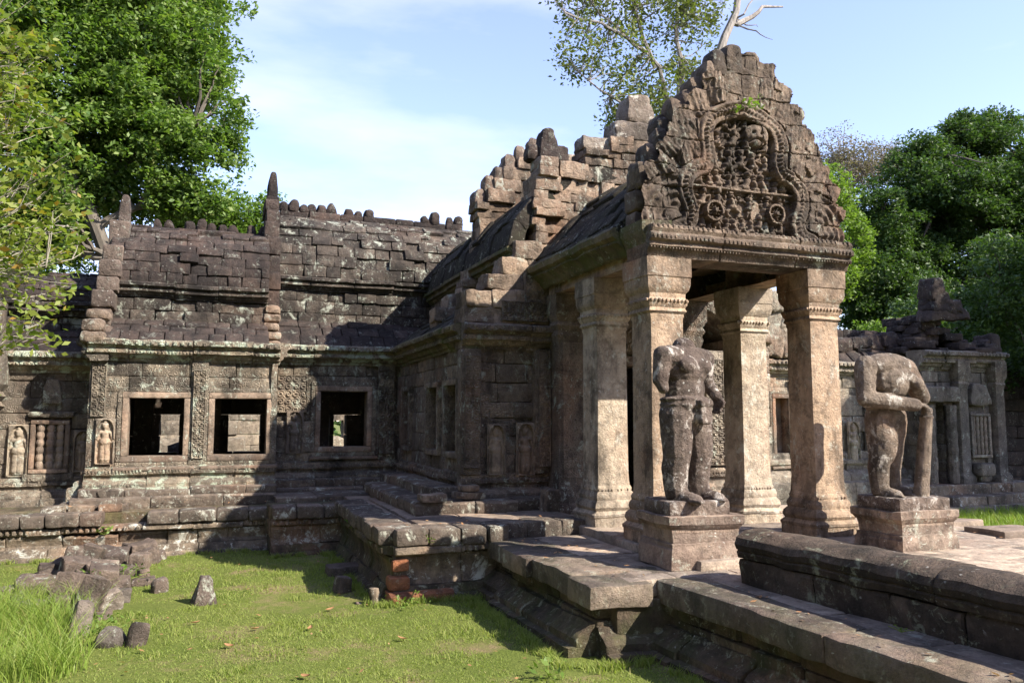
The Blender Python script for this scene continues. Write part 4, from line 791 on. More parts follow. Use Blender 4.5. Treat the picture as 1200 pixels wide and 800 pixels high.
m = MB(); LB = densify([(-.45, 3.54), (.1, 3.54), (.12, 3.5), (.1, 3.46), (.13, 3.43), (.13, 3.38), (.07, 3.36), (.09, 3.31), (.04, 3.28), (.02, 3.26), (0, 3.2), (-.45, 3.2)], .06)
mold(m, LB, (4.44, 7.55), (7.28, 7.55), (0, -1), (.9, 1.4), .006, .01, .08)
beads(m, (4.44, 7.55), (7.28, 7.55), (0, -1), 3.405, .022, .055, .025, .125, .08); beads(m, (4.44, 7.55), (7.28, 7.55), (0, -1), 3.52, .026, .065, .03, .105, .12); beads(m, (4.44, 7.55), (7.28, 7.55), (0, -1), 3.295, .016, .04, .018, .065, .1)
m.build('lintel', M_GABLE, T)
m = MB(); rblock(m, (5.84, 7.86, 3.37), (1.6, .36, .33), None, .02, .2, .006); m.build('inner_beam', M_PIL, T)
m = MB(); mold(m, densify([(-.3, 3.62), (.1, 3.6), (.1, 3.5), (.04, 3.4), (.0, 3.22), (-.3, 3.22)], .08), (4.47, 8.05), (4.47, 7.55), (-1, 0), (.5, .6), .004, .014); m.build('beam_end', M_MOSS, T)

# --- right gallery
RX0, RX1 = 8.3, 15.4
wr = [(9.4, 10.3, .78, 1.8), (11.75, 12.1, .5, 1.85), (12.6, 13.4, .75, 1.8)]
m = MB(); wall(m, (RX0, LY), (1, 0), (0, -1), RX1 - RX0, [.3, .41, .66, 1.1, 1.45, 1.94, 2.1, 2.36], .42, (.45, .9), [(a - RX0 - .1, b - RX0 + .1, c - .1, d + .1) for a, b, c, d in wr], .015, .014); m.build('right_wall', M_RIGHT, T)
window(*wr[0], LY)
for a, b, c, d in wr[1:]:
    w_ = window(a, b, c, d, LY, .09); m = MB(); rblock(m, ((a + b) / 2, LY + .28, (c + d) / 2), (b - a, .1, d - c), None, .01, .2, .006); m.build('window_slab', M_FRAME, w_)
mold_ = MB(); mold(mold_, [(d * 1.25, .62 + (z - .62) * 1.9) for d, z in PLINTH], (RX0, LY), (RX1, LY), (0, -1), (.6, 1.2), .012, .012); mold_.build('plinth', M_RIGHT, T)
cornice((RX0, LY), (RX1, LY), (0, -1), 2.34, M_RIGHT)
m = MB(); roof(m, [(.16, 2.68), (-.15, 2.98), (-.5, 3.2), (-.9, 3.3)], (RX0, LY), (1, 0), (0, -1), RX1 - RX0, (.3, .55), .22, .03, .02, .04, 1.0, .12, skip=.05); wall(m, (RX0, LY + .85), (1, 0), (0, -1), RX1 - RX0 + 2, [2.6, 3.0, 3.35, 3.6], .5, (.4, .8), (), .04, .03, .05, skip=.1); m.build('right_roof', M_ROOF, T)
scrollpanel('carved_panel', (12.15, LY - .035, .65), (1, 0, 0), (0, -1, 0), .36, 1.65, M_RIGHT, T, .12); scrollpanel('carved_panel', (14.25, LY - .035, .65), (1, 0, 0), (0, -1, 0), .4, 1.65, M_RIGHT, T, .13); scrollpanel('carved_panel', (8.6, LY - .035, .65), (1, 0, 0), (0, -1, 0), .5, 1.65, M_RIGHT, T, .16); scrollpanel('carved_panel', (7.35, VY - .035, .65), (1, 0, 0), (0, -1, 0), .35, 1.7, M_RIGHT, T, .12)
devata('carved_figure', (13.68, LY - .06, .36), (1, 0, 0), (0, -1, 0), .38, .98, M_FIG, T, .1); devata('carved_figure', (7.75, VY - .06, .5), (1, 0, 0), (0, -1, 0), .3, .85, M_FIG, T, .2); devata('carved_figure', (10.8, LY - .06, .5), (1, 0, 0), (0, -1, 0), .36, .95, M_FIG, T, .3)
m = MB()
for x, z, sx, sz, p in ((11.2, 3.3, .5, .5, .1), (11.65, 3.5, .5, .6, .1), (12.1, 3.5, .5, .5, .2), (11.7, 4.0, .6, .5, .5), (11.35, 3.75, .4, .4, .5), (12.35, 3.3, .4, .5, .5), (11.6, 3.0, .5, .5, .2), (12.05, 3.1, .55, .7, .3), (12.0, 3.65, .4, .6, .6), (11.3, 2.95, .4, .4, .4), (12.5, 2.95, .45, .5, .5), (9.2, 3.0, .4, .4, .5)): m = MB(); rblock(m, (x, LY - .05 + rng.normal(0, .05), z), (sx, .4, sz), rrot(.1), .07, .07, .045, pinch=p); m.build('broken_block', M_RIGHT, T)
m = MB()
for x, z, sx, sz, p in ((13.9, 3.15, .6, .35, .5), (14.5, 3.2, .7, .3, .4), (15.0, 3.25, .6, .45, .5), (15.4, 3.3, .5, .4, .5), (13.4, 3.05, .5, .3, .4)): rblock(m, (x, LY + .35 + rng.normal(0, .1), z), (sx, .4, sz), rrot(.25), .07, .07, .05, pinch=p)
m.build('roof_rubble', M_ROOF, T)
wall_e = MB(); wall(wall_e, (8.36, 10.8), (1, 0), (0, -1), .3, courses(0, 2.5, .3), .3); plinth((7.08, VY), (8.5, VY), (0, -1), M_RIGHT); wall_e.build('corner_pier', M_RIGHT, T)

# --- far pavilion at the end of the right gallery
PV_ = thing('stone_pavilion', 'shaded carved end pavilion with a crumbling roof at the far right of the temple', 'pavilion', (17.5, 14, -.65))
M_PAV = stone('pavilion sandstone', (.2, .18, .155), (.26, .23, .195), (.14, .125, .11), dark=.45, lichen=.65, speck=.3, red=.1, bump=.6, carve=.6, cscale=11)
m = MB(); wall(m, (16.2, 13.8), (1, 0), (0, -1), 2.35, courses(-.1, 2.8, .3), .5, (.4, .7), [(.1, .62, -.1, 1.7)], .02, .016); wall(m, (16.2, 13.8), (0, 1), (-1, 0), .8, courses(-.1, 2.8, .3), .4, (.3, .5)); wall(m, (18.55, 13.8), (0, 1), (1, 0), 2.5, courses(-.1, 2.8, .35), .4, (.4, .7)); m.build('wall', M_PAV, PV_)
m = MB(); rblock(m, (16.55, 14.15, .8), (.6, .1, 1.8), None, .01, .3, .005); m.build('door', M_FIGD, PV_)
for x in (16.23, 16.92):
    m = MB(); lathe(m, (x, 13.68, -.1), [(.11 + .025 * abs(math.sin(k * .9)), k * .09) for k in range(21)], 10); m.build('colonnette', M_PAV, PV_)
for x in (17.25, 18.45): m = MB(); sqlathe(m, (x, 13.72, 0), [(.2, -.15), (.2, .05), (.14, .15), (.14, 2.1), (.17, 2.2), (.15, 2.26), (.2, 2.4), (.2, 2.75)], 4); m.build('pilaster', M_PAV, PV_)
blind_window(17.6, 18.1, .55, 1.45, 13.72, 4, PV_, M_PAV)
for c_, s_, pz in (((17.85, 13.66, .2), (.45, .3, .3), 0), ((17.85, 13.7, 1.95), (.7, .2, .5), .7), ((16.58, 13.66, 1.95), (1.1, .22, .36), 0)): m = MB(); rblock(m, c_, s_, None, .05, .08, .03, pinch=pz); m.build('carved_block', M_PAV, PV_)
cornice((16.1, 13.8), (18.75, 13.8), (0, -1), 2.55, M_PAV, 1.2, par=PV_); cornice((18.55, 13.8), (18.55, 16), (1, 0), 2.55, M_PAV, 1.2, par=PV_)
m = MB()
for k in range(48):
    z = 3.0 + .125 * (k // 6); a = (k // 6) * .14; rblock(m, (rng.uniform(16.1 + a, 18.7 - a), 13.7 + a + rng.uniform(0, .9), z), (rng.uniform(.3, .6), rng.uniform(.35, .55), rng.uniform(.14, .2)), rrot(.07), .03, .08, .03)
for x, z, s, q in ((18.62, 3.05, .5, .45), (18.75, 3.25, .4, .45), (17.3, 3.9, .3, 1.3), (17.25, 4.05, .3, 1.0), (17.5, 4.12, .3, .5), (17.1, 4.25, .35, .6), (17.0, 4.5, .5, .42)): rblock(m, (x, 14.1, z), (q, .5, s), rrot(.1), .05, .08, .05, pinch=.45)
m.build('ruined_roof', M_ROOF, PV_)
m = MB()
for z, y, x1 in ((-.2, 13.35, 19.2), (-.42, 13.0, 19.5), (-.62, 12.7, 19.9)): slabrow(m, (15.2, y), (x1, y), .8, z + .1, .24, (0, 1), (.5, 1.1), .08)
m.build('step', M_PLAT, PV_)
for o in PV_.children_recursive: o.matrix_parent_inverse.translation.x -= .85 if o.parent == PV_ else 0
SW_ = thing('stone_wall', 'dark enclosure wall running on behind the far right pavilion', 'wall', (24, 17, -.65)); m = MB(); wall(m, (17.7, 16.5), (1, 0), (0, -1), 17, courses(-.7, 2.7, .36), .6, (.6, 1.1), (), .03, .03, .04, cell=.25); m.build('wall_course', M_ROOF, SW_); m = MB(); wall(m, (18.6, 16.35), (1, 0), (0, -1), 16, [2.7, 2.95], .8, (.6, 1.1), (), .03, .03, .06, skip=.1, cell=.25); m.build('coping', M_ROOF, SW_)
CW = thing('stone_wall', 'sunlit inner courtyard wall seen through the gallery windows', 'wall', (0, 24, -.65)); m = MB(); wall(m, (-10, 24.3), (1, 0), (0, -1), 20, courses(-.7, 2.3, .33), .5, (.4, 1.1), [(9.3, 9.8, -.7, 1.1), (11.3, 12.0, -.7, 1.4), (13.2, 13.7, -.7, 1.2)], .03, .02, .012, cell=.2); m.build('wall_course', M_COURT, CW); m = MB(); wall(m, (-10, 24.1), (1, 0), (0, -1), 20, [2.3, 2.55, 2.8], .6, (.4, .9), (), .05, .03, .05, skip=.12, cell=.25); m.build('coping', M_COURT, CW)
m = MB()
for x in (-1.15, .5, 3.2): rblock(m, (x, 23.7, .1), (.8, .7, 1.5), rrot(.1), .08, .2, .05)
m.build('buttress', M_COURT, CW)
BW = thing('fallen_block', 'large dark tumbled block lying inside the courtyard behind the left window', 'block', (-.75, 19.5, -.3)); m = MB(); rblock(m, (-.65, 19.3, .55), (.55, .5, .55), rrot(.3), .12, .1, .05); rblock(m, (-.7, 19.3, .0), (.9, .7, .7), rrot(.1), .06, .2, .03); m.build('block', M_ROOF, BW)

# ------------------------------------------------------------------ guardian statues and pedestals
def pedestal(label, x0, y0, w_, d, zb, rot, plw, name='pedestal'):
    c = (x0 + w_ / 2, y0 + d / 2); t = thing('pedestal', label, 'pedestal', (c[0], c[1], zb)); a = d / w_; h = w_ / 2
    m = MB(); sqlathe(m, (c[0], c[1], zb), [(h, -.08), (h, .02), (h * .99, .11), (h * .96, .125), (h * .955, .16), (h * .91, .165)], 9, rot, .013, .02, a); m.build('base', M_PED, t)
    m = MB(); sqlathe(m, (c[0], c[1], zb), [(h * .90, .16), (h * .905, .2), (h * .91, .255), (h * .9, .26)], 9, rot, .012, .02, a); m.build('die', M_PED, t)
    m = MB(); sqlathe(m, (c[0], c[1], zb), [(h * .92, .255), (h * .925, .285), (h * .95, .29), (h * 1.0, .325), (h * 1.03, .335), (h * 1.035, .41), (h * 1.02, .415)], 9, rot, .015, .02, a); m.build('top_slab', M_PED, t)
    m = MB(); rblock(m, (c[0] + plw[0], c[1] + plw[1], zb + .475), (plw[2], plw[3], .15), rotz(rot), .02, .09, .014); m.build('foot_plinth', M_STAT, t); return c
c1 = pedestal('moulded stone pedestal under the upright headless statue, cracked at its front', 4.09, 6.58, .83, .64, .05, R_(-1), (-.03, .02, .68, .52)); c2 = pedestal('moulded stone pedestal under the statue leaning on a club', 6.78, 6.46, .86, .66, .0, R_(2), (-.02, .0, .76, .58))
def foot(mb, x, y, ang, L=.27):
    c, s = math.cos(ang), math.sin(ang); f = lambda u, v, z: (x + u * c + v * s, y + u * s - v * c, z)
    capsule(mb, f(0, -.02, .07), f(0, L * .62, .04), .075, .052); capsule(mb, f(-.0, L * .3, .05), f(0, L * .7, .035), .07, .055, sq=(1, 1))
    for i, (u, l) in enumerate(((-.055, .98), (-.028, 1.0), (-.002, .96), (.024, .9), (.048, .82))): capsule(mb, f(u, L * .62, .03), f(u * 1.12, L * l, .022), .019, .0165 if i else .02, 8)
def hand(mb, w_, d, nrm, L=.15, curl=.3):
    """palm and five fingers: wrist w_, pointing d, palm facing nrm"""
    w_, d, nrm = (np.array(v, float) for v in (w_, d, nrm)); d /= np.linalg.norm(d); nrm -= d * (nrm @ d); nrm /= np.linalg.norm(nrm); s = np.cross(d, nrm)
    k = w_ + d * L * .5
    for u in (-.035, -.012, .012, .035): capsule(mb, w_ + s * u * .7, k + s * u, .024, .022, 8)
    for u, l in ((-.038, .42), (-.013, .5), (.013, .48), (.036, .38)):
        a = k + s * u; b = a + d * L * l * .55 + nrm * L * curl * .12; c = b + d * L * l * .5 * (1 - curl * .5) + nrm * L * curl * .3; capsule(mb, a, b, .0165, .015, 8); capsule(mb, b, c, .015, .012, 8)
    a = w_ + s * -.03 + d * L * .15; b = a - s * .045 + d * L * .22 + nrm * .02; capsule(mb, a, b, .02, .017, 8); capsule(mb, b, b + d * L * .25 + s * .008 + nrm * .02, .016, .013, 8)
def torso(mb, ch=1.0):
    ellip(mb, (0, 0, .86), (.245, .175, .2)); ellip(mb, (0, .0, 1.08), (.212, .15, .24)); ellip(mb, (0, -.01, 1.28), (.24, .16, .2)); capsule(mb, (-.2, 0, 1.4), (.2, 0, 1.4), .11, .11)
    ellip(mb, (-.1, -.12, 1.31), (.11, .06, .085)); ellip(mb, (.1, -.12, 1.31), (.11, .06, .085))
def legs(mb, rr=0, ll=0):
    for s in (-1, 1):
        y = rr if s > 0 else ll; capsule(mb, (s * .125, 0, .84), (s * .135, y - .01, .47), .148, .125); capsule(mb, (s * .135, y - .01, .47), (s * .135, y + .01, .33), .12, .117); capsule(mb, (s * .135, y + .015, .33), (s * .135, y + .01, .08), .117, .096)
        capsule(mb, (s * .135, y, .13), (s * .135, y, .08), .098, .095)
def place(rot, c, z, s=1.0):
    Rm = rotz(rot)
    return lambda co: (co * np.array(s)) @ Rm.T + np.array([c[0], c[1], z])
S1 = thing('statue', 'upright headless stone guardian with one broken arm standing on its pedestal by the left pillar', 'statue', (c1[0], c1[1], .58))
m = MB(); torso(m); legs(m, -.02, .0); foot(m, -.135, .0, R_(4)); foot(m, .135, -.02, R_(8)); capsule(m, (0, 0, 1.42), (0, .01, 1.50), .12, .10)
capsule(m, (-.28, .0, 1.41), (-.325, .0, 1.16), .088, .066); capsule(m, (-.325, .0, 1.16), (-.325, -.03, 1.08), .064, .05)
capsule(m, (.28, .0, 1.41), (.33, .02, 1.16), .088, .068); capsule(m, (.33, .02, 1.16), (.335, -.08, 1.02), .066, .05); hand(m, (.335, -.09, 1.01), (-.05, -.12, -.9), (-.9, -.1, 0), .17, .5)
ellip(m, (0, 0, .985), (.265, .19, .042)); ellip(m, (0, -.005, .93), (.262, .19, .09)); rblock(m, (.01, -.195, .85), (.15, .07, .22), rotx(-.08), .025, .05, .004); rblock(m, (.01, -.21, .95), (.17, .06, .07), None, .02, .05, .004)
fuse(m, 'body', M_STAT, S1, .0095, 3, .007, place(R_(20), (c1[0] - .03, c1[1] - .0), .575, (1.2, 1.16, 1.03)))
S2 = thing('statue', 'stooping headless stone guardian resting both arms over a club beside the right pillar', 'statue', (c2[0], c2[1], .53))
m = MB(); torso(m); legs(m, .06, .0); foot(m, -.135, .0, R_(14)); foot(m, .135, .06, R_(16)); ellip(m, (0, -.04, 1.44), (.36, .2, .16)); ellip(m, (0, -.09, 1.28), (.27, .19, .22))
capsule(m, (-.33, -.03, 1.43), (-.395, -.07, 1.08), .125, .098); capsule(m, (-.395, -.07, 1.08), (.08, -.33, 1.01), .098, .07); hand(m, (.08, -.33, 1.01), (.97, -.12, .0), (0, 0, -1), .18, .5)
capsule(m, (.33, -.03, 1.43), (.42, -.15, 1.11), .125, .1); capsule(m, (.42, -.15, 1.11), (.19, -.285, 1.25), .092, .066); hand(m, (.2, -.285, 1.245), (-.75, .12, .62), (0, 1, .1), .21, .05)
ellip(m, (0, 0, .985), (.26, .185, .05)); ellip(m, (0, -.005, .9), (.265, .19, .13)); ellip(m, (-.09, -.02, .62), (.17, .15, .3)); ellip(m, (.1, .03, .66), (.14, .13, .25))
ROT2 = R_(8); P2 = place(ROT2, (c2[0] - .15, c2[1] + .06), .535, (1.04, .95, 1.0)); fuse(m, 'body', M_STATB, S2, .0095, 3, .008, P2)
m = MB(); lathe(m, (0, 0, 0), [(.001, 0), (.085, .0), (.085, .1), (.078, .12), (.075, .5), (.07, .7), (.066, .85), (.075, .88), (.06, .9), (.062, .95), (.05, .98), (.001, .985)], 14, .004); V = np.concatenate(m.V); V = P2(V + np.array([.24, -.22, 0]) * 1 + np.array([0, -.13, 0]) * np.clip(V[:, 2:3] / .98, 0, 1)); m.V = [V]; m.build('club', M_STATB, S2)

# ------------------------------------------------------------------ fallen stones
def fallen(x, y, sz, label, rot=0, tilt=(0, 0), r=.04, mat=None, dz=0, name='fallen_block', group='fallen stone blocks on the lawn', amp=.03, tp=1.0):
    mb = MB(); z = gz(x, y); R = rotz(R_(rot)) @ rotx(R_(tilt[0])) @ roty(R_(tilt[1])); rblock(mb, (0, 0, sz[2] / 2 - .04), sz, R, r, .07, amp, taper=tp, nscale=4)
    o = mb.build(name, mat or M_FALL); o.location = (x, y, z + dz); tag(o, label, 'stone', group)
HG = 'fallen stone blocks in the heap on the lawn'
for x, y, sz, label, rot, tilt, mat in (
    (-1.89, 12.04, (.42, .3, .26), 'long block at the back left edge of the heap, in front of the terrace', 4, (4, -3), M_FALL),
    (-1.64, 11.85, (.24, .26, .5), 'upright block on the heap standing left of a split neighbour', 8, (-6, 5), M_FALL),
    (-1.46, 11.92, (.24, .28, .48), 'split upright block at the centre top of the heap', -12, (-8, 18), M_FALL),
    (-1.78, 11.05, (.74, .34, .24), 'longest flat slab lying across the left of the heap', 6, (8, 3), M_FALL),
    (-1.80, 10.5, (.42, .36, .32), 'broad block at the left front of the heap behind tall grass', 20, (12, -10), M_FALL),
    (-1.42, 9.98, (.26, .28, .48), 'tilted slab at the front centre of the heap', -10, (-18, 8), M_FALL),
    (-1.42, 11.0, (.24, .22, .3), 'small block wedged in the middle of the heap', 30, (5, 20), M_FALL),
    (-1.36, 10.4, (.18, .2, .26), 'narrow chip of stone between two leaning slabs of the heap', 15, (0, -15), M_FALL),
    (-1.14, 9.56, (.24, .3, .48), 'steeply leaning slab at the front right of the heap', -15, (-14, 22), M_FALL),
    (-1.17, 10.72, (.36, .32, .42), 'bulky block above the white lichen stone on the right of the heap', 10, (5, 10), M_FALL),
    (-1.00, 9.75, (.28, .24, .26), 'jagged stone whitened by lichen at the right of the heap', 25, (10, -12), M_WHITE),
    (-.97, 10.75, (.22, .22, .24), 'rounded stone just right of the bulky block of the heap', 0, (6, 0), M_FALL),
    (-.90, 10.15, (.17, .18, .24), 'small upright grey stone right of the lichen stone', 12, (0, 6), M_GREY),
    (-1.31, 12.5, (.58, .4, .3), 'wide sloping slab at the back of the heap', -8, (12, 8), M_FALL),
    (-1.25, 13.1, (.34, .24, .24), 'brown lump at the far end of the heap next to the terrace wall', 14, (3, 5), M_FALL),
    (-1.08, 12.95, (.24, .22, .3), 'pointed lump at the far end of the heap', 40, (10, 10), M_FALL),
    (-.9, 12.8, (.4, .34, .34), 'large lump at the back right corner of the heap', 25, (5, -8), M_FALL),
    (-.88, 12.2, (.28, .26, .26), 'square stone under the back right lump', -10, (0, 6), M_FALL),
    (-.78, 12.5, (.2, .2, .28), 'thin stone leaning on the back right of the heap', 35, (0, -25), M_FALL),
    (-.75, 11.15, (.32, .24, .14), 'flat stone sunk in grass right of the heap', 8, (0, 4), M_FALL),
    (-1.89, 10.2, (.3, .3, .22), 'low stone in the tall grass at the left of the heap', 20, (4, 6), M_GREY),
    (-2.15, 11.0, (.48, .3, .18), 'pale half buried slab at the far left of the heap', 12, (3, -6), M_GREY),
    (-1.46, 9.6, (.22, .22, .26), 'small block under the tilted slab at the front of the heap', 18, (5, 10), M_FALL),
    (-1.7, 9.7, (.26, .24, .22), 'grey stone half hidden by tall grass blades', -20, (0, 10), M_GREY),
    (-1.02, 11.8, (.24, .22, .18), 'small flat stone at the inner right of the heap', 5, (8, 4), M_FALL),
    (-1.55, 11.45, (.4, .34, .4), 'dark block buried in the core of the heap', 25, (6, 8), M_FALL),
    (-1.25, 11.3, (.34, .3, .36), 'brown block behind the bulky block of the heap', -18, (8, 4), M_FALL)):
    fallen(x, y, tuple(q * .88 for q in sz), label, rot, tilt, .022, mat, group=HG, amp=.04)
for x, y, s, lb in ((-1.6, 10.9, .16, 'fist sized chip on the left of the heap between two slabs'), (-1.3, 10.0, .15, 'chip at the foot of the tilted slab'), (-1.05, 11.1, .17, 'small broken piece behind the bulky block'), (-1.7, 11.5, .18, 'broken piece under the upright block at the back'), (-1.25, 12.1, .17, 'broken piece under the wide sloping slab'), (-.8, 11.7, .14, 'chip in the grass at the right flank of the heap'), (-1.95, 11.6, .2, 'brown chip at the left flank of the heap'), (-.68, 12.9, .16, 'chip at the right foot of the terrace wall'), (-1.0, 9.3, .13, 'chip in front of the steeply leaning slab'), (-1.6, 12.4, .2, 'dark chunk behind the two upright blocks'), (-2.1, 10.6, .17, 'grey chip in the grass left of the heap')):
    fallen(x, y, (s * 1.3, s, s * .9), lb, rng.uniform(0, 180), (rng.uniform(-20, 20), rng.uniform(-20, 20)), .02, M_FALL, group=HG, amp=.035)
for x, y, sz, label, rot, tilt, mat, r, tp in (
    (-1.1, 8.62, (.2, .22, .36), 'weathered grey upright stone at the edge of the tall grass', 10, (-12, 10), M_GREY, .06, .8),
    (-.81, 8.2, (.31, .24, .2), 'smooth rounded grey boulder nearest the camera on the lawn', 5, (0, 0), M_GREY, .09, .7),
    (-.58, 8.12, (.17, .1, .25), 'thin dark slab leaning beside the rounded boulder', 35, (0, 14), M_FALL, .03, .85),
    (-.53, 10.55, (.21, .2, .21), 'dark lump lying alone just right of the heap', 20, (6, 0), M_FALL, .06, .8),
    (-.03, 9.7, (.28, .26, .34), 'pointed pyramid shaped stone alone on the open lawn', 12, (4, 2), M_FALL, .05, .35),
    (1.52, 9.8, (.2, .2, .22), 'small square block in the shade by the terrace corner', 15, (0, 5), M_FALL, .03, .9),
    (1.7, 10.8, (.5, .3, .16), 'flat shaded slab lying by the terrace side', 5, (0, 2), M_FALL, .03, 1),
    (1.87, 9.02, (.08, .08, .08), 'fist sized stone beside the short stump', 15, (0, 5), M_FALL, .03, .9),
    (1.6, 9.15, (.09, .08, .06), 'flat pebble left of the short stump', 15, (0, 5), M_FALL, .03, .9)):
    fallen(x, y, sz, label, rot, tilt, r, mat, tp=tp)
m = MB(); lathe(m, (0, 0, -.03), [(.055, 0), (.06, .04), (.045, .08), (.05, .11), (.06, .15), (.052, .2), (.001, .21)], 10, .006); o = m.build('stone_stump', M_PLAT); o.location = (1.75, 9.04, gz(1.75, 9.04)); tag(o, 'short turned stump of stone standing in grass by the laterite corner', 'stone')
for k, (x, y, s, lb) in enumerate(((9.2, 8.9, .32, 'dark rounded boulder in the grass right of the leaning statue'), (9.9, 9.4, .3, 'low stone in the grass behind the dark boulder'), (10.4, 10.2, .35, 'brown stone near the pavilion steps in the grass'), (8.9, 9.6, .25, 'small block in the grass at the porch floor edge'))):
    fallen(x, y, (s, s * .8, s * .7), lb, 20 * k, (0, 5), .08, M_FALL, tp=.8)
for k, (x, y, lb) in enumerate(((.45, 8.3, 'curled tan leaf on the open lawn'), (.95, 8.1, 'dry tan leaf nearest the terrace shadow'), (.2, 7.7, 'brown leaf on the lawn left of the shadow'), (1.25, 8.9, 'pale leaf near the terrace corner on the lawn'), (-.1, 8.7, 'small dry leaf by the pointed stone'), (1.7, 7.4, 'reddish leaf at the shadow edge on the lawn'), (.75, 6.6, 'dry leaf in the lawn near the bottom edge'), (-1.3, 7.7, 'brown leaf beside the tall grass'))):
    m = MB(); g = np.linspace(-1, 1, 6); X, Y = np.meshgrid(g, g, indexing='ij'); wd = .035 * np.cos(X * 1.45); V = np.stack([X * .05, Y * wd * .75, .006 + .012 * X ** 2 + .01 * Y ** 2 * np.cos(X)], -1).reshape(-1, 3); m.add(V, [(i * 6 + j, (i + 1) * 6 + j, (i + 1) * 6 + j + 1, i * 6 + j + 1) for i in range(5) for j in range(5)])
    if k == 0: M_DRY = leafmat('dry leaf', (.38, .2, .09), (.3, .16, .08), (.42, .28, .15), .2)
    o = m.build('fallen_leaf', M_DRY); o.location = (x, y, gz(x, y) + .02); o.rotation_euler = (rng.uniform(-.15, .15), rng.uniform(-.15, .15), rng.uniform(0, 6)); tag(o, lb, 'leaf', 'dry leaves on the lawn')

# ------------------------------------------------------------------ grass
M_GRASS = leafmat('lawn grass', (.165, .235, .048), (.26, .295, .08), (.36, .3, .15), .48, .75)
M_TALL = leafmat('tall grass', (.15, .24, .035), (.2, .26, .05), (.34, .28, .12), .4, .5)
def blades(mb, X, Y, Z, hgt, wid, lean, seg=1):
    n = len(X); a = rng.uniform(0, 2 * np.pi, n); d = np.stack([np.cos(a), np.sin(a)], 1); h = hgt * rng.uniform(.5, 1.2, n); l = lean * rng.uniform(.2, 1.2, n) * h; b = rng.uniform(0, 2 * np.pi, n); e = np.stack([np.cos(b), np.sin(b)], 1) * (wid * rng.uniform(.7, 1.3, n))[:, None]
    B = np.stack([X, Y, Z - .01], 1); rows = []
    for k in range(seg + 1):
        t = k / seg; c = B + np.concatenate([d * (l * t ** 2)[:, None], (h * t * (1 - .25 * lean * t))[:, None]], 1); wv = (1 - t) ** .7
        if k < seg: rows += [c - np.pad(e * wv, ((0, 0), (0, 1))), c + np.pad(e * wv, ((0, 0), (0, 1)))]
        else: rows += [c]
    m = len(rows); V = np.stack(rows, 1).reshape(-1, 3); o = np.arange(n)[:, None] * m
    Q = np.concatenate([o + np.array([2 * k, 2 * k + 1, 2 * k + 3, 2 * k + 2]) for k in range(seg - 1)]) if seg > 1 else None
    mb.add(V, Q, o + np.array([m - 3, m - 2, m - 1]))
def gzv(X, Y):
    P = np.stack([X, Y, X * 0], 1); return -.66 + .10 * fbm(P, .5, 3) + .035 * fbm(P, 2.5, 4)
n = 170000; Y = 4.6 + 8.7 * rng.random(n) ** 1.25; X = rng.uniform(-3.9, 3.9, n)
vis = (X > -.28 * Y - .15) & (X < np.where(Y > 9.1, 1.9, np.where(Y > 6.3, 2.95, 3.7))) & (Y < np.where(X > .85, 12.5, 13.2)); P3 = np.stack([X, Y, X * 0], 1); vis &= fbm(P3, .9, 8) > -.11; vis &= (fbm(P3, 3.5, 2) > -.13) | (rng.random(n) < .5)
X, Y = X[vis], Y[vis]; m = MB(); blades(m, X, Y, gzv(X, Y), .036, .007, 1.1); k = rng.choice(len(X), 150); r = rng.uniform(.05, .16, 150); q = np.repeat(np.arange(150), 70); X2 = X[k][q] + rng.normal(0, 1, len(q)) * r[q]; Y2 = Y[k][q] + rng.normal(0, 1, len(q)) * r[q]; ok = X2 < np.where(Y2 > 9.0, 1.85, np.where(Y2 > 6.2, 2.9, 3.6)); X2, Y2 = X2[ok], Y2[ok]; blades(m, X2, Y2, gzv(X2, Y2), .075, .005, .8, 2); L2 = []
for a, b, n_ in (((1.72, 12.4), (1.72, 8.9), 60), ((1.75, 8.85), (3.0, 8.85), 50), ((2.78, 8.9), (2.78, 6.1), 60), ((2.85, 6.05), (3.5, 6.05), 24), ((3.52, 6.0), (3.75, 3.6), 40), ((-4, 13.12), (.85, 13.12), 60), ((.9, 12.42), (1.8, 12.42), 20)):
    t_ = rng.random((n_, 1)); c_ = np.array(a) * (1 - t_) + np.array(b) * t_ + rng.normal(0, .035, (n_, 2)); c_ = np.repeat(c_, 26, 0); L2.append(c_ + rng.normal(0, .035, c_.shape))
L2 = np.concatenate(L2); blades(m, L2[:, 0], L2[:, 1], gzv(L2[:, 0], L2[:, 1]), .1, .005, .8, 2); tag(m.build('lawn_grass', M_GRASS, None, False), 'short bright green grass of the lawn before the temple', 'grass', None, 'stuff')
n = 4600; c = rng.integers(0, 70, n); cx = rng.uniform(-2.5, -1.05, 70); cy = rng.uniform(7.3, 10.2, 70); k = cx + .12 * (cy - 7.3) < -.9; X = cx[c] + rng.normal(0, .09, n); Y = cy[c] + rng.normal(0, .1, n); ok = k[c] & (X < -1.0 - .07 * (Y - 7.3) + .15); X, Y = X[ok], Y[ok]
m = MB(); blades(m, X, Y, gzv(X, Y), .42, .0038, .85, 4); tag(m.build('tall_grass', M_TALL, None, False), 'tall bright grass clump in front of the stone heap', 'grass', None, 'stuff')
n = 42000; X = rng.uniform(8.6, 22, n); Y = rng.uniform(5.5, 13.2, n); ok = (X > 9.25) | (Y > 8.6); ok &= Y < 12.7; X, Y = X[ok], Y[ok]; m = MB(); blades(m, X, Y, gzv(X, Y), .24, .008, .6, 2); tag(m.build('rough_grass', M_TALL, None, False), 'rough green grass to the right of the porch floor', 'grass', None, 'stuff')

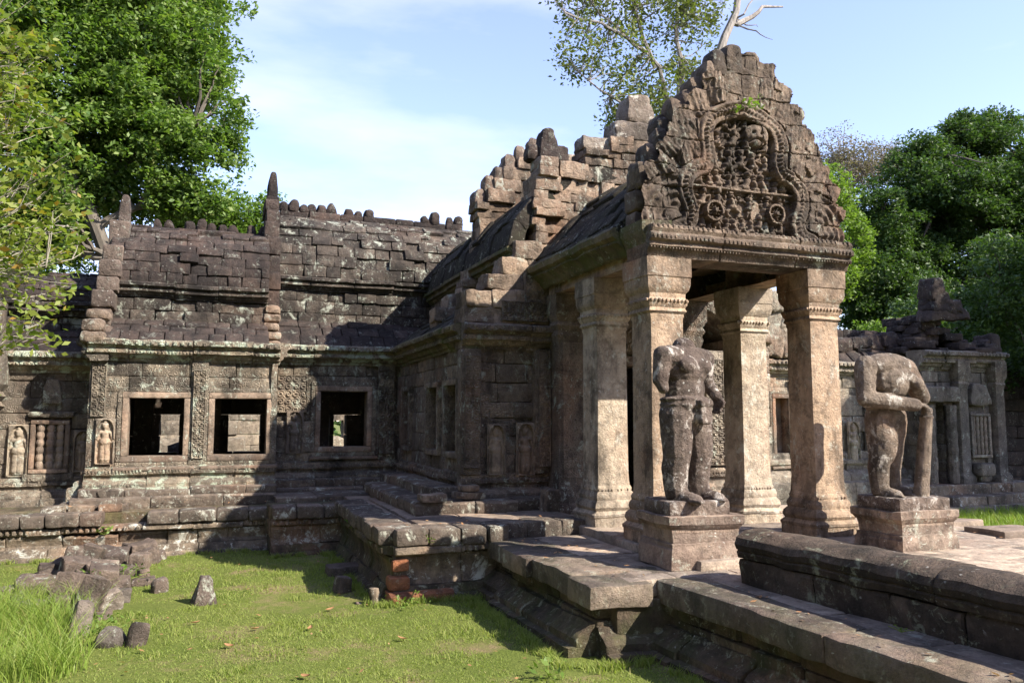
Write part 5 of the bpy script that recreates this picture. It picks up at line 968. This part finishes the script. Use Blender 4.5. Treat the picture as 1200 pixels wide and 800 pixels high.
m = MB()
def litter(x0, x1, y0, y1, z, n_): return np.stack([rng.uniform(x0, x1, n_), rng.uniform(y0, y1, n_), np.full(n_, z)], 1)
Cl = [litter(*q) for q in ((3.2, 3.9, 6.4, 9, -.015, 22), (3.95, 4.3, 2, 6.2, -.02, 26), (5, 9, 2, 7.4, .04, 60), (4.4, 7, 8, 10.5, .06, 24), (2.1, 4.2, 9.2, 10.1, .15, 22), (-2, 2.4, 13.2, 14, .1, 26))]
a_ = litter(-3, 2.6, 5.5, 12.6, 0, 150); a_ = a_[a_[:, 0] < np.where(a_[:, 1] > 9, 1.8, 2.7)]; a_[:, 2] = gzv(a_[:, 0], a_[:, 1]) + .035; Cl = np.concatenate(Cl + [a_]); n_ = len(Cl); th_ = rng.uniform(0, 6.28, n_); A_ = np.stack([np.cos(th_), np.sin(th_), rng.normal(0, .2, n_)], 1); B_ = np.stack([-np.sin(th_), np.cos(th_), rng.normal(0, .2, n_)], 1); s_ = rng.uniform(.016, .034, n_)[:, None]
m.add(np.stack([Cl - A_ * s_, Cl + B_ * s_ * .5, Cl + A_ * s_, Cl - B_ * s_ * .5], 1).reshape(-1, 3), np.arange(n_ * 4).reshape(n_, 4)); tag(m.build('leaf_litter', M_DRY, None, False), 'tiny dry leaves and litter strewn over lawn and paving', 'litter', None, 'stuff')

# ------------------------------------------------------------------ trees and plants
def leaves(mb, C, size, up=.4, asp=.5):
    n = len(C); a = rng.normal(size=(n, 3)); a[:, 2] = a[:, 2] * .6 - .25; a /= np.linalg.norm(a, axis=1, keepdims=True); nn = rng.normal(size=(n, 3)); nn[:, 2] = np.abs(nn[:, 2]) + up; b = np.cross(nn, a); b /= np.linalg.norm(b, axis=1, keepdims=True) + 1e-9
    s = (size * rng.uniform(.6, 1.3, n))[:, None]; fold = np.cross(a, b) * s * .08
    V = np.stack([C - a * s * .5, C + b * s * asp * .5 + fold, C + a * s * .5, C - b * s * asp * .5 + fold], 1).reshape(-1, 3); mb.add(V, np.arange(n * 4).reshape(n, 4))
def clusters(ells, dens, r, seed=0, void=.42):
    g = np.random.default_rng(seed); out = []
    for (c, R) in ells:
        vol = R[0] * R[1] * R[2]; n = int(dens * vol ** .75); d = g.normal(size=(n * 2, 3)); d /= np.linalg.norm(d, axis=1, keepdims=True); q = np.array(c) + d * np.array(R) * (g.random((n * 2, 1)) ** .42)
        q = q + g.normal(size=q.shape) * .12 * min(R); k = (vn(q, .55, seed) + .3 * vn(q, 1.4, seed + 2)) / 1.3 > void; out.append(q[k][:n])
    return np.concatenate(out)
def wig(a, b, n, amt, sag=0):
    t = np.linspace(0, 1, n)[:, None]; p = np.array(a) * (1 - t) + np.array(b) * t; L = np.linalg.norm(np.array(b) - np.array(a)); off = rng.normal(size=(n, 3)) * amt * L; off[0] = off[-1] = 0; ker = np.array([.25, .5, .25]); off = np.stack([np.convolve(np.pad(off[:, k], 1), ker, 'valid') for k in range(3)], 1); off[0] = off[-1] = 0
    p = p + off; p[:, 2] += sag * L * (t[:, 0] * (1 - t[:, 0])) * 4; return p
def tree(name, label, cat, trunk, tr, ells, dens, cr_, nleaf, lsize, lm, bm, seed=0, limb=3, group=None, void=.42, twigs=True, flat=.7, lr=.09, asp=.5):
    trunk = np.array(trunk, float); t = thing(name, label, cat, tuple(trunk[0]), group); tm = MB(); tt = np.linspace(0, 1, len(trunk)); ti = np.linspace(0, 1, 14); tp = np.stack([np.interp(ti, tt, trunk[:, k]) for k in range(3)], 1); ker = np.array([.25, .5, .25])
    for _ in range(2): tp[1:-1] = (tp[:-2] + 2 * tp[1:-1] + tp[2:]) / 4
    tube(tm, tp, np.linspace(tr, tr * .35, 14), 10); C = clusters(ells, dens, cr_, seed, void)
    lb = MB(); g = np.random.default_rng(seed + 5); hubs = []
    for (c, R) in ells:
        i = np.argmin(np.linalg.norm(tp[5:] - (np.array(c) - [0, 0, R[2] * .6]), axis=1)) + 5; p = wig(tp[i], c, 9, .05, .06); tube(lb, p, np.linspace(tr * .45, tr * .14, 9), 7); hubs.append(p[3:])
    H = np.concatenate(hubs + [tp[7:]])
    for k, c in enumerate(C):
        if k % limb == 0: h = H[np.argmin(np.linalg.norm(H - c, axis=1) + g.random(len(H)) * .8)]; p = wig(h, c, 7, .06, .04); tube(lb, p, np.linspace(lr * tr / .3 * .8, .012, 7), 5)
    tm.build('trunk', bm, t); lb.build('limb', bm, t); m = MB()
    q = np.repeat(C, nleaf, 0); o = g.normal(size=q.shape); o *= (g.random((len(q), 1)) ** .5) / np.linalg.norm(o, axis=1, keepdims=True); leaves(m, q + o * np.array([cr_, cr_, cr_ * flat]), lsize, asp=asp); m.build('crown', lm, t, False); return t
L_BIG = leafmat('broad leaf green', (.06, .125, .026), (.145, .215, .05), (.24, .27, .09), .4)
L_DARK = leafmat('dark leaf green', (.026, .058, .016), (.06, .105, .026), (.12, .16, .04), .32)
L_MID = leafmat('mid leaf green', (.07, .14, .022), (.12, .19, .03), (.16, .2, .05), .4)
L_LIME = leafmat('lime leaf', (.095, .17, .028), (.145, .215, .038), (.18, .23, .06), .42)
L_YEL = leafmat('yellow green leaf', (.115, .175, .028), (.185, .215, .04), (.34, .17, .035), .4)
L_OLIVE = leafmat('olive leaf', (.085, .12, .03), (.14, .16, .05), (.2, .19, .08), .35)
L_PURP = leafmat('greyish purple leaf', (.13, .105, .1), (.17, .14, .12), (.12, .14, .07), .3)
B_GREY = barkmat('grey bark', (.08, .068, .055), (.15, .128, .105)); B_PALE = barkmat('pale bark', (.13, .115, .1), (.3, .27, .245), 9); B_DARK = barkmat('dark bark', (.06, .05, .04), (.11, .09, .07)); B_TWIG = barkmat('pale twig', (.22, .195, .16), (.34, .31, .26))
tree('broadleaf_tree', 'big broad leaved tree with grey limbs towering behind the left gallery', 'tree', [(-1.9, 24, -.7), (-2.4, 24, 4.5), (-3.3, 24, 7), (-4.6, 24, 9.4), (-4.6, 24, 12)], .27, [((-2.3, 24, 11.9), (2.7, 2.6, 3.6)), ((-.9, 23.6, 9.6), (1.5, 1.6, 1.5)), ((-5.6, 24, 10.6), (3.4, 2.6, 4.2)), ((-3.9, 23.5, 7.6), (2.3, 2.2, 1.7)), ((-.75, 23.8, 7.6), (1.0, 1.0, .75)), ((-6.5, 23.5, 7), (2.5, 2, 2)), ((-6.2, 23.2, 4.9), (2.4, 1.6, 1.6)), ((-3.3, 23.4, 5.9), (1.0, 1.2, .8)), ((-3.4, 24, 14.8), (3.2, 2.5, 2))], 120, .38, 46, .16, L_BIG, B_GREY, 3, 7, void=.475)
tree('broadleaf_tree', 'lower bright green tree just behind the crest of the left gallery', 'tree', [(-1.2, 27, -.7), (-1.1, 27, 3.5), (-.9, 27, 6.2)], .22, [((-2.2, 27, 8.0), (1.9, 1.6, 1.2)), ((.0, 27, 7.8), (1.5, 1.4, .9)), ((-3.8, 26.5, 6.9), (1.3, 1.4, 1.2)), ((1.6, 27.5, 8.1), (.9, 1, .75)), ((-.6, 27, 6.6), (2.6, 1.4, 1.1))], 66, .42, 70, .14, L_MID, B_GREY, 11, 4)
def shrub():
    t = thing('shrub', 'yellow green leaved shrub with bare pale branches reaching in at the left edge', 'shrub', (-3.7, 8.4, -.65)); b = MB(); lv = MB(); tw = MB(); g = np.random.default_rng(4)
    for z, x in ((1.5, -3.5), (2.2, -3.6)): tube(b, wig((-3.7, 8.4, -.7), (x, 8.3, z), 8, .02), np.linspace(.07, .045, 8), 8)
    ends = []
    for k in range(52):
        c = np.array([g.uniform(-2.3, -1.22), 8.3 + g.uniform(-.8, .9), g.uniform(1.9, 5.0)]); w_ = np.interp(c[2], [1.9, 2.3, 3, 3.6, 4.3, 5], [-1.7, -1.3, -1.25, -1.25, -1.4, -1.85]); c[0] = min(c[0], w_ - g.random() * .25)
        st = np.array([-3.55, 8.35, max(.9, c[2] - g.uniform(.3, 1.1))]); p = wig(st, c, 12, .05, -.05); tube(tw, p, np.linspace(.011, .004, 12), 5)
        for i in range(5, 12):
            for _ in range(2):
                e = p[i] + np.array([g.uniform(-.1, .22), g.uniform(-.25, .25), g.uniform(-.12, .25)]); tube(tw, wig(p[i - 1], e, 4, .06), np.linspace(.004, .002, 4), 4); ends.append(e)
    for k in range(40):
        c = np.array([g.uniform(-3.4, -2.2), 8.3 + g.uniform(-.9, .9), g.uniform(1.8, 5.2)]); p = wig((-3.6, 8.3, max(1, c[2] - .8)), c, 8, .05); tube(tw, p, np.linspace(.011, .004, 8), 4); ends += [c + g.normal(size=3) * .15 for _ in range(6)]
    E_ = np.array(ends); q = np.repeat(E_, 11, 0) + g.normal(size=(len(E_) * 11, 3)) * .07; leaves(lv, q, .085, .5, .52); b.build('trunk', B_TWIG, t); tw.build('twig', B_TWIG, t); lv.build('crown', L_YEL, t, False)
shrub()
def sparse():
    t = thing('pale_tree', 'airy tree with forked white trunk rising behind the carved front gable', 'tree', (14.3, 22, -.65)); b = MB(); g = np.random.default_rng(9); lv = MB()
    tr = [(14.3, 22, -.7), (14.4, 22, 5), (14.6, 22, 9), (14.9, 22, 11.2), (15.55, 22, 12.9), (16.2, 22, 14.6), (16.7, 22, 15.6), (17.1, 22, 18)]
    tp = np.array(tr); tube(b, tp, np.linspace(.26, .1, 8), 9); tube(b, wig((16.5, 22, 15.2), (18.9, 22.2, 16.3), 9, .05, .05), np.linspace(.12, .03, 9), 7)
    for e in ((17.6, 22, 15.2), (18.2, 22, 17.2), (17.9, 21.6, 14.6)): tube(b, wig((16.6, 22, 15.3), e, 7, .08), np.linspace(.04, .008, 7), 5)
    limbs = [wig((14.8, 22, 11.0), (12.9, 21.8, 13.4), 8, .06), wig((14.3, 22, 11.9), (14.3, 22, 15.8), 8, .05), wig((12.9, 21.8, 13.4), (9.9, 21.6, 14.1), 9, .05, .03), wig((13.4, 22, 13), (12.0, 22, 16.5), 8, .05), wig((14.6, 22, 10), (12, 21.6, 10.8), 8, .05), wig((12.6, 21.7, 13.4), (11, 22.2, 15.2), 7, .05), wig((12.5, 21.7, 11), (10.6, 22, 12.4), 7, .05)]
    for p, r in zip(limbs, (.12, .11, .075, .08, .09, .05, .05)): tube(b, p, np.linspace(r, r * .35, len(p)), 6)
    H = np.concatenate([p[3:] for p in limbs]); C = []
    for (c, R, n) in (((11.5, 22, 15.2), (2.1, 1.5, 1.2), 70), ((13.8, 22, 15.4), (1.5, 1.5, 1.4), 60), ((10.6, 21.8, 13.2), (1.0, 1.2, 1.0), 26), ((13, 22, 11.8), (1.6, 1.4, 1.4), 80), ((12.2, 22, 13.2), (1.3, 1.2, .8), 26), ((11.5, 22, 17.2), (3.5, 2, 1), 60), ((14.6, 22, 13.2), (.7, .9, .7), 22), ((15.0, 22, 15.2), (1.1, 1, 1.3), 40), ((15.8, 22, 17), (1.2, 1, .8), 20)):
        d = g.normal(size=(n, 3)); d /= np.linalg.norm(d, axis=1, keepdims=True); C.append(np.array(c) + d * R * g.random((n, 1)) ** .4)
    C = np.concatenate(C)
    for c in C: h = H[np.argmin(np.linalg.norm(H - c, axis=1) + g.random(len(H)) * .5)]; tube(b, wig(h, c, 5, .07), np.linspace(.022, .008, 5), 4)
    q = np.repeat(C, 32, 0) + g.normal(size=(len(C) * 32, 3)) * .19; leaves(lv, q, .15, .3, .55); b.build('trunk', B_PALE, t); lv.build('crown', L_OLIVE, t, False)
sparse()
tree('jungle_tree', 'tall dark spreading tree filling the right edge behind the pavilion', 'tree', [(33, 28, -.7), (33, 28, 4), (32.5, 28, 8), (33, 28, 11)], .4, [((34.5, 27, 12.2), (3.4, 3, 3.2)), ((31.2, 27, 11.2), (2.6, 2.6, 2.8)), ((36, 26, 8), (4, 3, 4)), ((33.4, 27, 15.4), (.9, .8, .8)), ((31.2, 27, 14.0), (.8, .8, .8)), ((35.4, 27, 15.6), (1.2, 1, 1)), ((31.5, 26.5, 7.5), (3, 2.6, 3))], 92, .45, 52, .18, L_DARK, B_DARK, 21, 6, void=.45)
tree('jungle_tree', 'dark green tree left of the tallest crown on the right', 'tree', [(27.8, 28, -.7), (28, 28, 4), (28, 28, 8)], .32, [((28.3, 27.5, 9.8), (1.9, 2.2, 2.4)), ((27.2, 27, 7.2), (2, 2, 2.2)), ((29.3, 27, 6.5), (2.2, 2.2, 2.8)), ((27.5, 27, 4.2), (2.2, 2, 2))], 66, .44, 62, .17, L_DARK, B_DARK, 22, 6, void=.4)
tree('lime_tree', 'bright lime green tree peeking out right beside the front gable', 'tree', [(23.6, 26, -.7), (23.7, 26, 4), (23.9, 26, 8)], .18, [((24.0, 26, 10.4), (1.0, 1.2, 2.0)), ((23.9, 26, 7.4), (1.1, 1.2, 1.8)), ((25.0, 26, 8.6), (.9, 1, 1.7))], 56, .42, 60, .16, L_LIME, B_GREY, 23, 4)
tree('feathery_tree', 'thin greyish purple feathery tree rising beyond the dark trees at right', 'tree', [(32, 33, -.7), (32, 33, 7), (32.2, 33, 14)], .25, [((31.6, 33, 15.3), (1.7, 1.5, 1.9)), ((33.6, 33, 15.2), (1.8, 1.5, 1.5)), ((30.9, 33, 12.6), (1.0, 1.2, 1.6)), ((35.5, 33, 15.8), (1.6, 1.4, 1.2))], 44, .6, 34, .14, L_PURP, B_PALE, 24, 2, lr=.06)
tree('bush', 'rounded mid green bush behind the right gallery roof', 'bush', [(22.6, 21.5, -.7), (22.6, 21.5, 2.5)], .1, [((22.2, 21.2, 4.0), (1.3, 1.1, 1.2)), ((23.7, 21.4, 4.3), (1.2, 1.1, 1.2)), ((21.2, 21, 3.4), (1, 1, .9))], 64, .34, 70, .12, L_MID, B_DARK, 25, 5)
tree('bush', 'deep green bush right behind the pavilion roof', 'bush', [(26.5, 21, -.7), (26.5, 21, 2)], .1, [((25.8, 21.5, 4.3), (1.8, 1.4, 1.8)), ((28.3, 21.5, 4.5), (2.0, 1.5, 2.4)), ((24.3, 22, 5.4), (1.3, 1.2, 1.3))], 50, .42, 70, .14, L_DARK, B_DARK, 26, 5)
tree('bush', 'darkest bush over the enclosure wall at the right edge', 'bush', [(29, 18.5, -.7), (29, 18.5, 1.5)], .1, [((27.2, 18.8, 3.6), (1.9, 1.2, 1.8)), ((30, 18.8, 4.2), (2.2, 1.4, 2.4)), ((25.2, 18.8, 3.2), (1.2, 1.0, 1.1)), ((28.5, 19, 6.4), (2.4, 1.4, 1.8)), ((20.4, 15.5, 4.9), (1.5, 1.1, 1.6)), ((22.3, 15.3, 3.9), (1.8, 1.1, 2.2)), ((20.2, 17.6, 3.9), (1.6, 1, 1.3)), ((24.5, 15.4, 3.4), (1.6, 1, 2))], 50, .42, 70, .14, L_DARK, B_DARK, 27, 5)
tree('jungle_tree', 'spreading shade tree standing beyond the right side of the porch floor', 'tree', [(27.5, 3.5, -.7), (27, 4, 4), (26.3, 5, 7.5)], .35, [((26, 5.6, 9.3), (3.0, 3, 2.6)), ((28.4, 3.2, 9.2), (2.6, 2.6, 2.2)), ((30, 6, 8), (3.5, 3, 3)), ((31.5, 8.5, 6), (3, 2.6, 3.5)), ((25.6, 8.3, 9.6), (2.6, 2.6, 2.4)), ((28.5, 9.5, 9.3), (3, 3, 2.6)), ((32, 10, 9), (3, 3, 3)), ((24.6, 6.2, 10.2), (2.4, 2.4, 2)), ((30, 8, 10.8), (2.8, 2.6, 2))], 85, .6, 70, .28, L_DARK, B_DARK, 28, 8, void=.27)
tree('jungle_tree', 'dense tree beyond the inner courtyard wall, hidden by the gallery', 'tree', [(6, 34, -.7), (6, 34, 5)], .3, [((6, 34, 5.2), (3, 2.5, 2.2)), ((9.5, 34, 4.8), (2.6, 2.4, 2)), ((2.5, 35, 4.6), (2.4, 2.2, 2))], 36, .6, 70, .2, L_DARK, B_DARK, 29, 6)
def sky_block_tree(k, x, y, h, r):  # trees added out of view to block sky light and deepen the shadows
    t = thing('jungle_tree', SURR[k], 'tree', (x, y, -.7), None); b = MB(); tube(b, wig((x, y, -.8), (x, y, h * .75), 8, .02), np.linspace(.4, .15, 8), 8); b.build('trunk', B_DARK, t); g_ = np.random.default_rng(k); n_ = 2600; d = g_.normal(size=(n_, 3)); d /= np.linalg.norm(d, axis=1, keepdims=True); C_ = np.array([x, y, h * .55]) + d * np.array([r, r, h * .48]) * g_.random((n_, 1)) ** .35; l_ = MB(); leaves(l_, C_, 1.0, .3, .75); l_.build('crown', L_DARK, t, False)
SURR = ['jungle tree left of the clearing nearest the gallery', 'jungle tree at the left side of the lawn beyond the shrub', 'jungle tree at the left rear of the lawn', 'jungle tree behind the viewer on the left', 'jungle tree straight behind the viewer', 'jungle tree behind the viewer toward the right', 'second jungle tree far behind the left rear lawn', 'jungle tree at the left edge of the clearing by the wall end', 'low jungle tree far behind on the sunny side']
for k, (x, y, h, r) in enumerate(((-17, 12, 10, 4), (-18, 4, 12, 4.5), (-14, -3, 16, 5.5), (-10, -11, 17, 6), (-1, -14, 17, 6), (8, -18, 16, 6), (-20, -14, 20, 7), (-16, 19, 14, 5), (34, -26, 10, 6))): sky_block_tree(k, x, y, h, r)
m = MB(); g = np.random.default_rng(31); n = 26000; a = g.uniform(-1.5, 1.75, n); r = g.uniform(58, 78, n); C = np.stack([np.sin(a) * r, np.cos(a) * r, -.6 + g.random(n) ** .8 * (6 + 3 * vn(np.stack([a * 6, a * 0, a * 0], 1), 1.5, 2))], 1); leaves(m, C, .9, .3, .7); tag(m.build('far_woods', L_DARK, None, False), 'distant dark jungle closing the view all round', 'woods', None, 'stuff')
def weed(label, x, y, z, n, s, mat, spread=.07, hgt=.1):
    g_ = np.random.default_rng(int(abs(x * 100 + y * 10))); lv = MB(); c = np.array([x, y, z]) + g_.normal(size=(n, 3)) * np.array([spread, spread, 0]) + np.array([0, 0, 1]) * g_.random((n, 1)) * hgt; leaves(lv, c, s, .6, .45); b = MB()
    t = thing('weed', label, 'plant', (x, y, z))
    for k in range(min(7, n)): tube(b, np.array([(x, y, z - .01), tuple((np.array([x, y, z]) + c[k]) / 2), tuple(c[k])]), .003, 4)
    b.build('stem', M_TALL, t); lv.build('leaves', mat, t, False)
weed('bright green weed growing from the terrace wall below the left windows', -1.45, 13.26, -.3, 26, .07, L_LIME, .05, .12)
weed('small weed at the foot of the terrace behind the heap', -1.15, 13.05, -.55, 20, .06, L_LIME, .06, .1)
weed('tuft of green fern rooted high on the carved gable', 5.86, 7.42, 5.03, 46, .06, L_LIME, .06, .13)
weed('small green sprig left of the fern on the gable', 5.62, 7.42, 4.98, 16, .05, L_LIME, .03, .06)
weed('leafy weed on the lawn edge below the laterite corner', 2.05, 8.75, -.62, 36, .06, L_LIME, .12, .1)
weed('green weed between the blocks at the right of the heap', -.98, 11.0, -.6, 70, .06, L_MID, .16, .2)
weed('dark leafy weed in front of the heap by the rounded boulder', -.98, 8.55, -.6, 60, .06, L_MID, .14, .14)
weed('low weed in the middle of the heap', -1.28, 10.2, -.5, 36, .05, L_MID, .07, .2)
weed('weed in the shadow near the bottom of the walkway wall', 2.55, 5.95, -.62, 30, .07, L_LIME, .07, .12)
weed('tiny weed on the walkway at the foot of the balustrade', 4.38, 4.2, -.02, 8, .03, L_MID, .03, .02)
weed('green weed trailing from the joint of the terrace corner', 2.38, 9.02, -.02, 22, .045, L_LIME, .03, .1)
weed('fern hanging in the dark side of the terrace corner', 1.88, 11.2, -.1, 40, .07, L_MID, .06, .15)
for o in list(SC.objects):
    if o.parent is None and o.type == 'MESH' and o.name.startswith('fallen_leaf'): pass
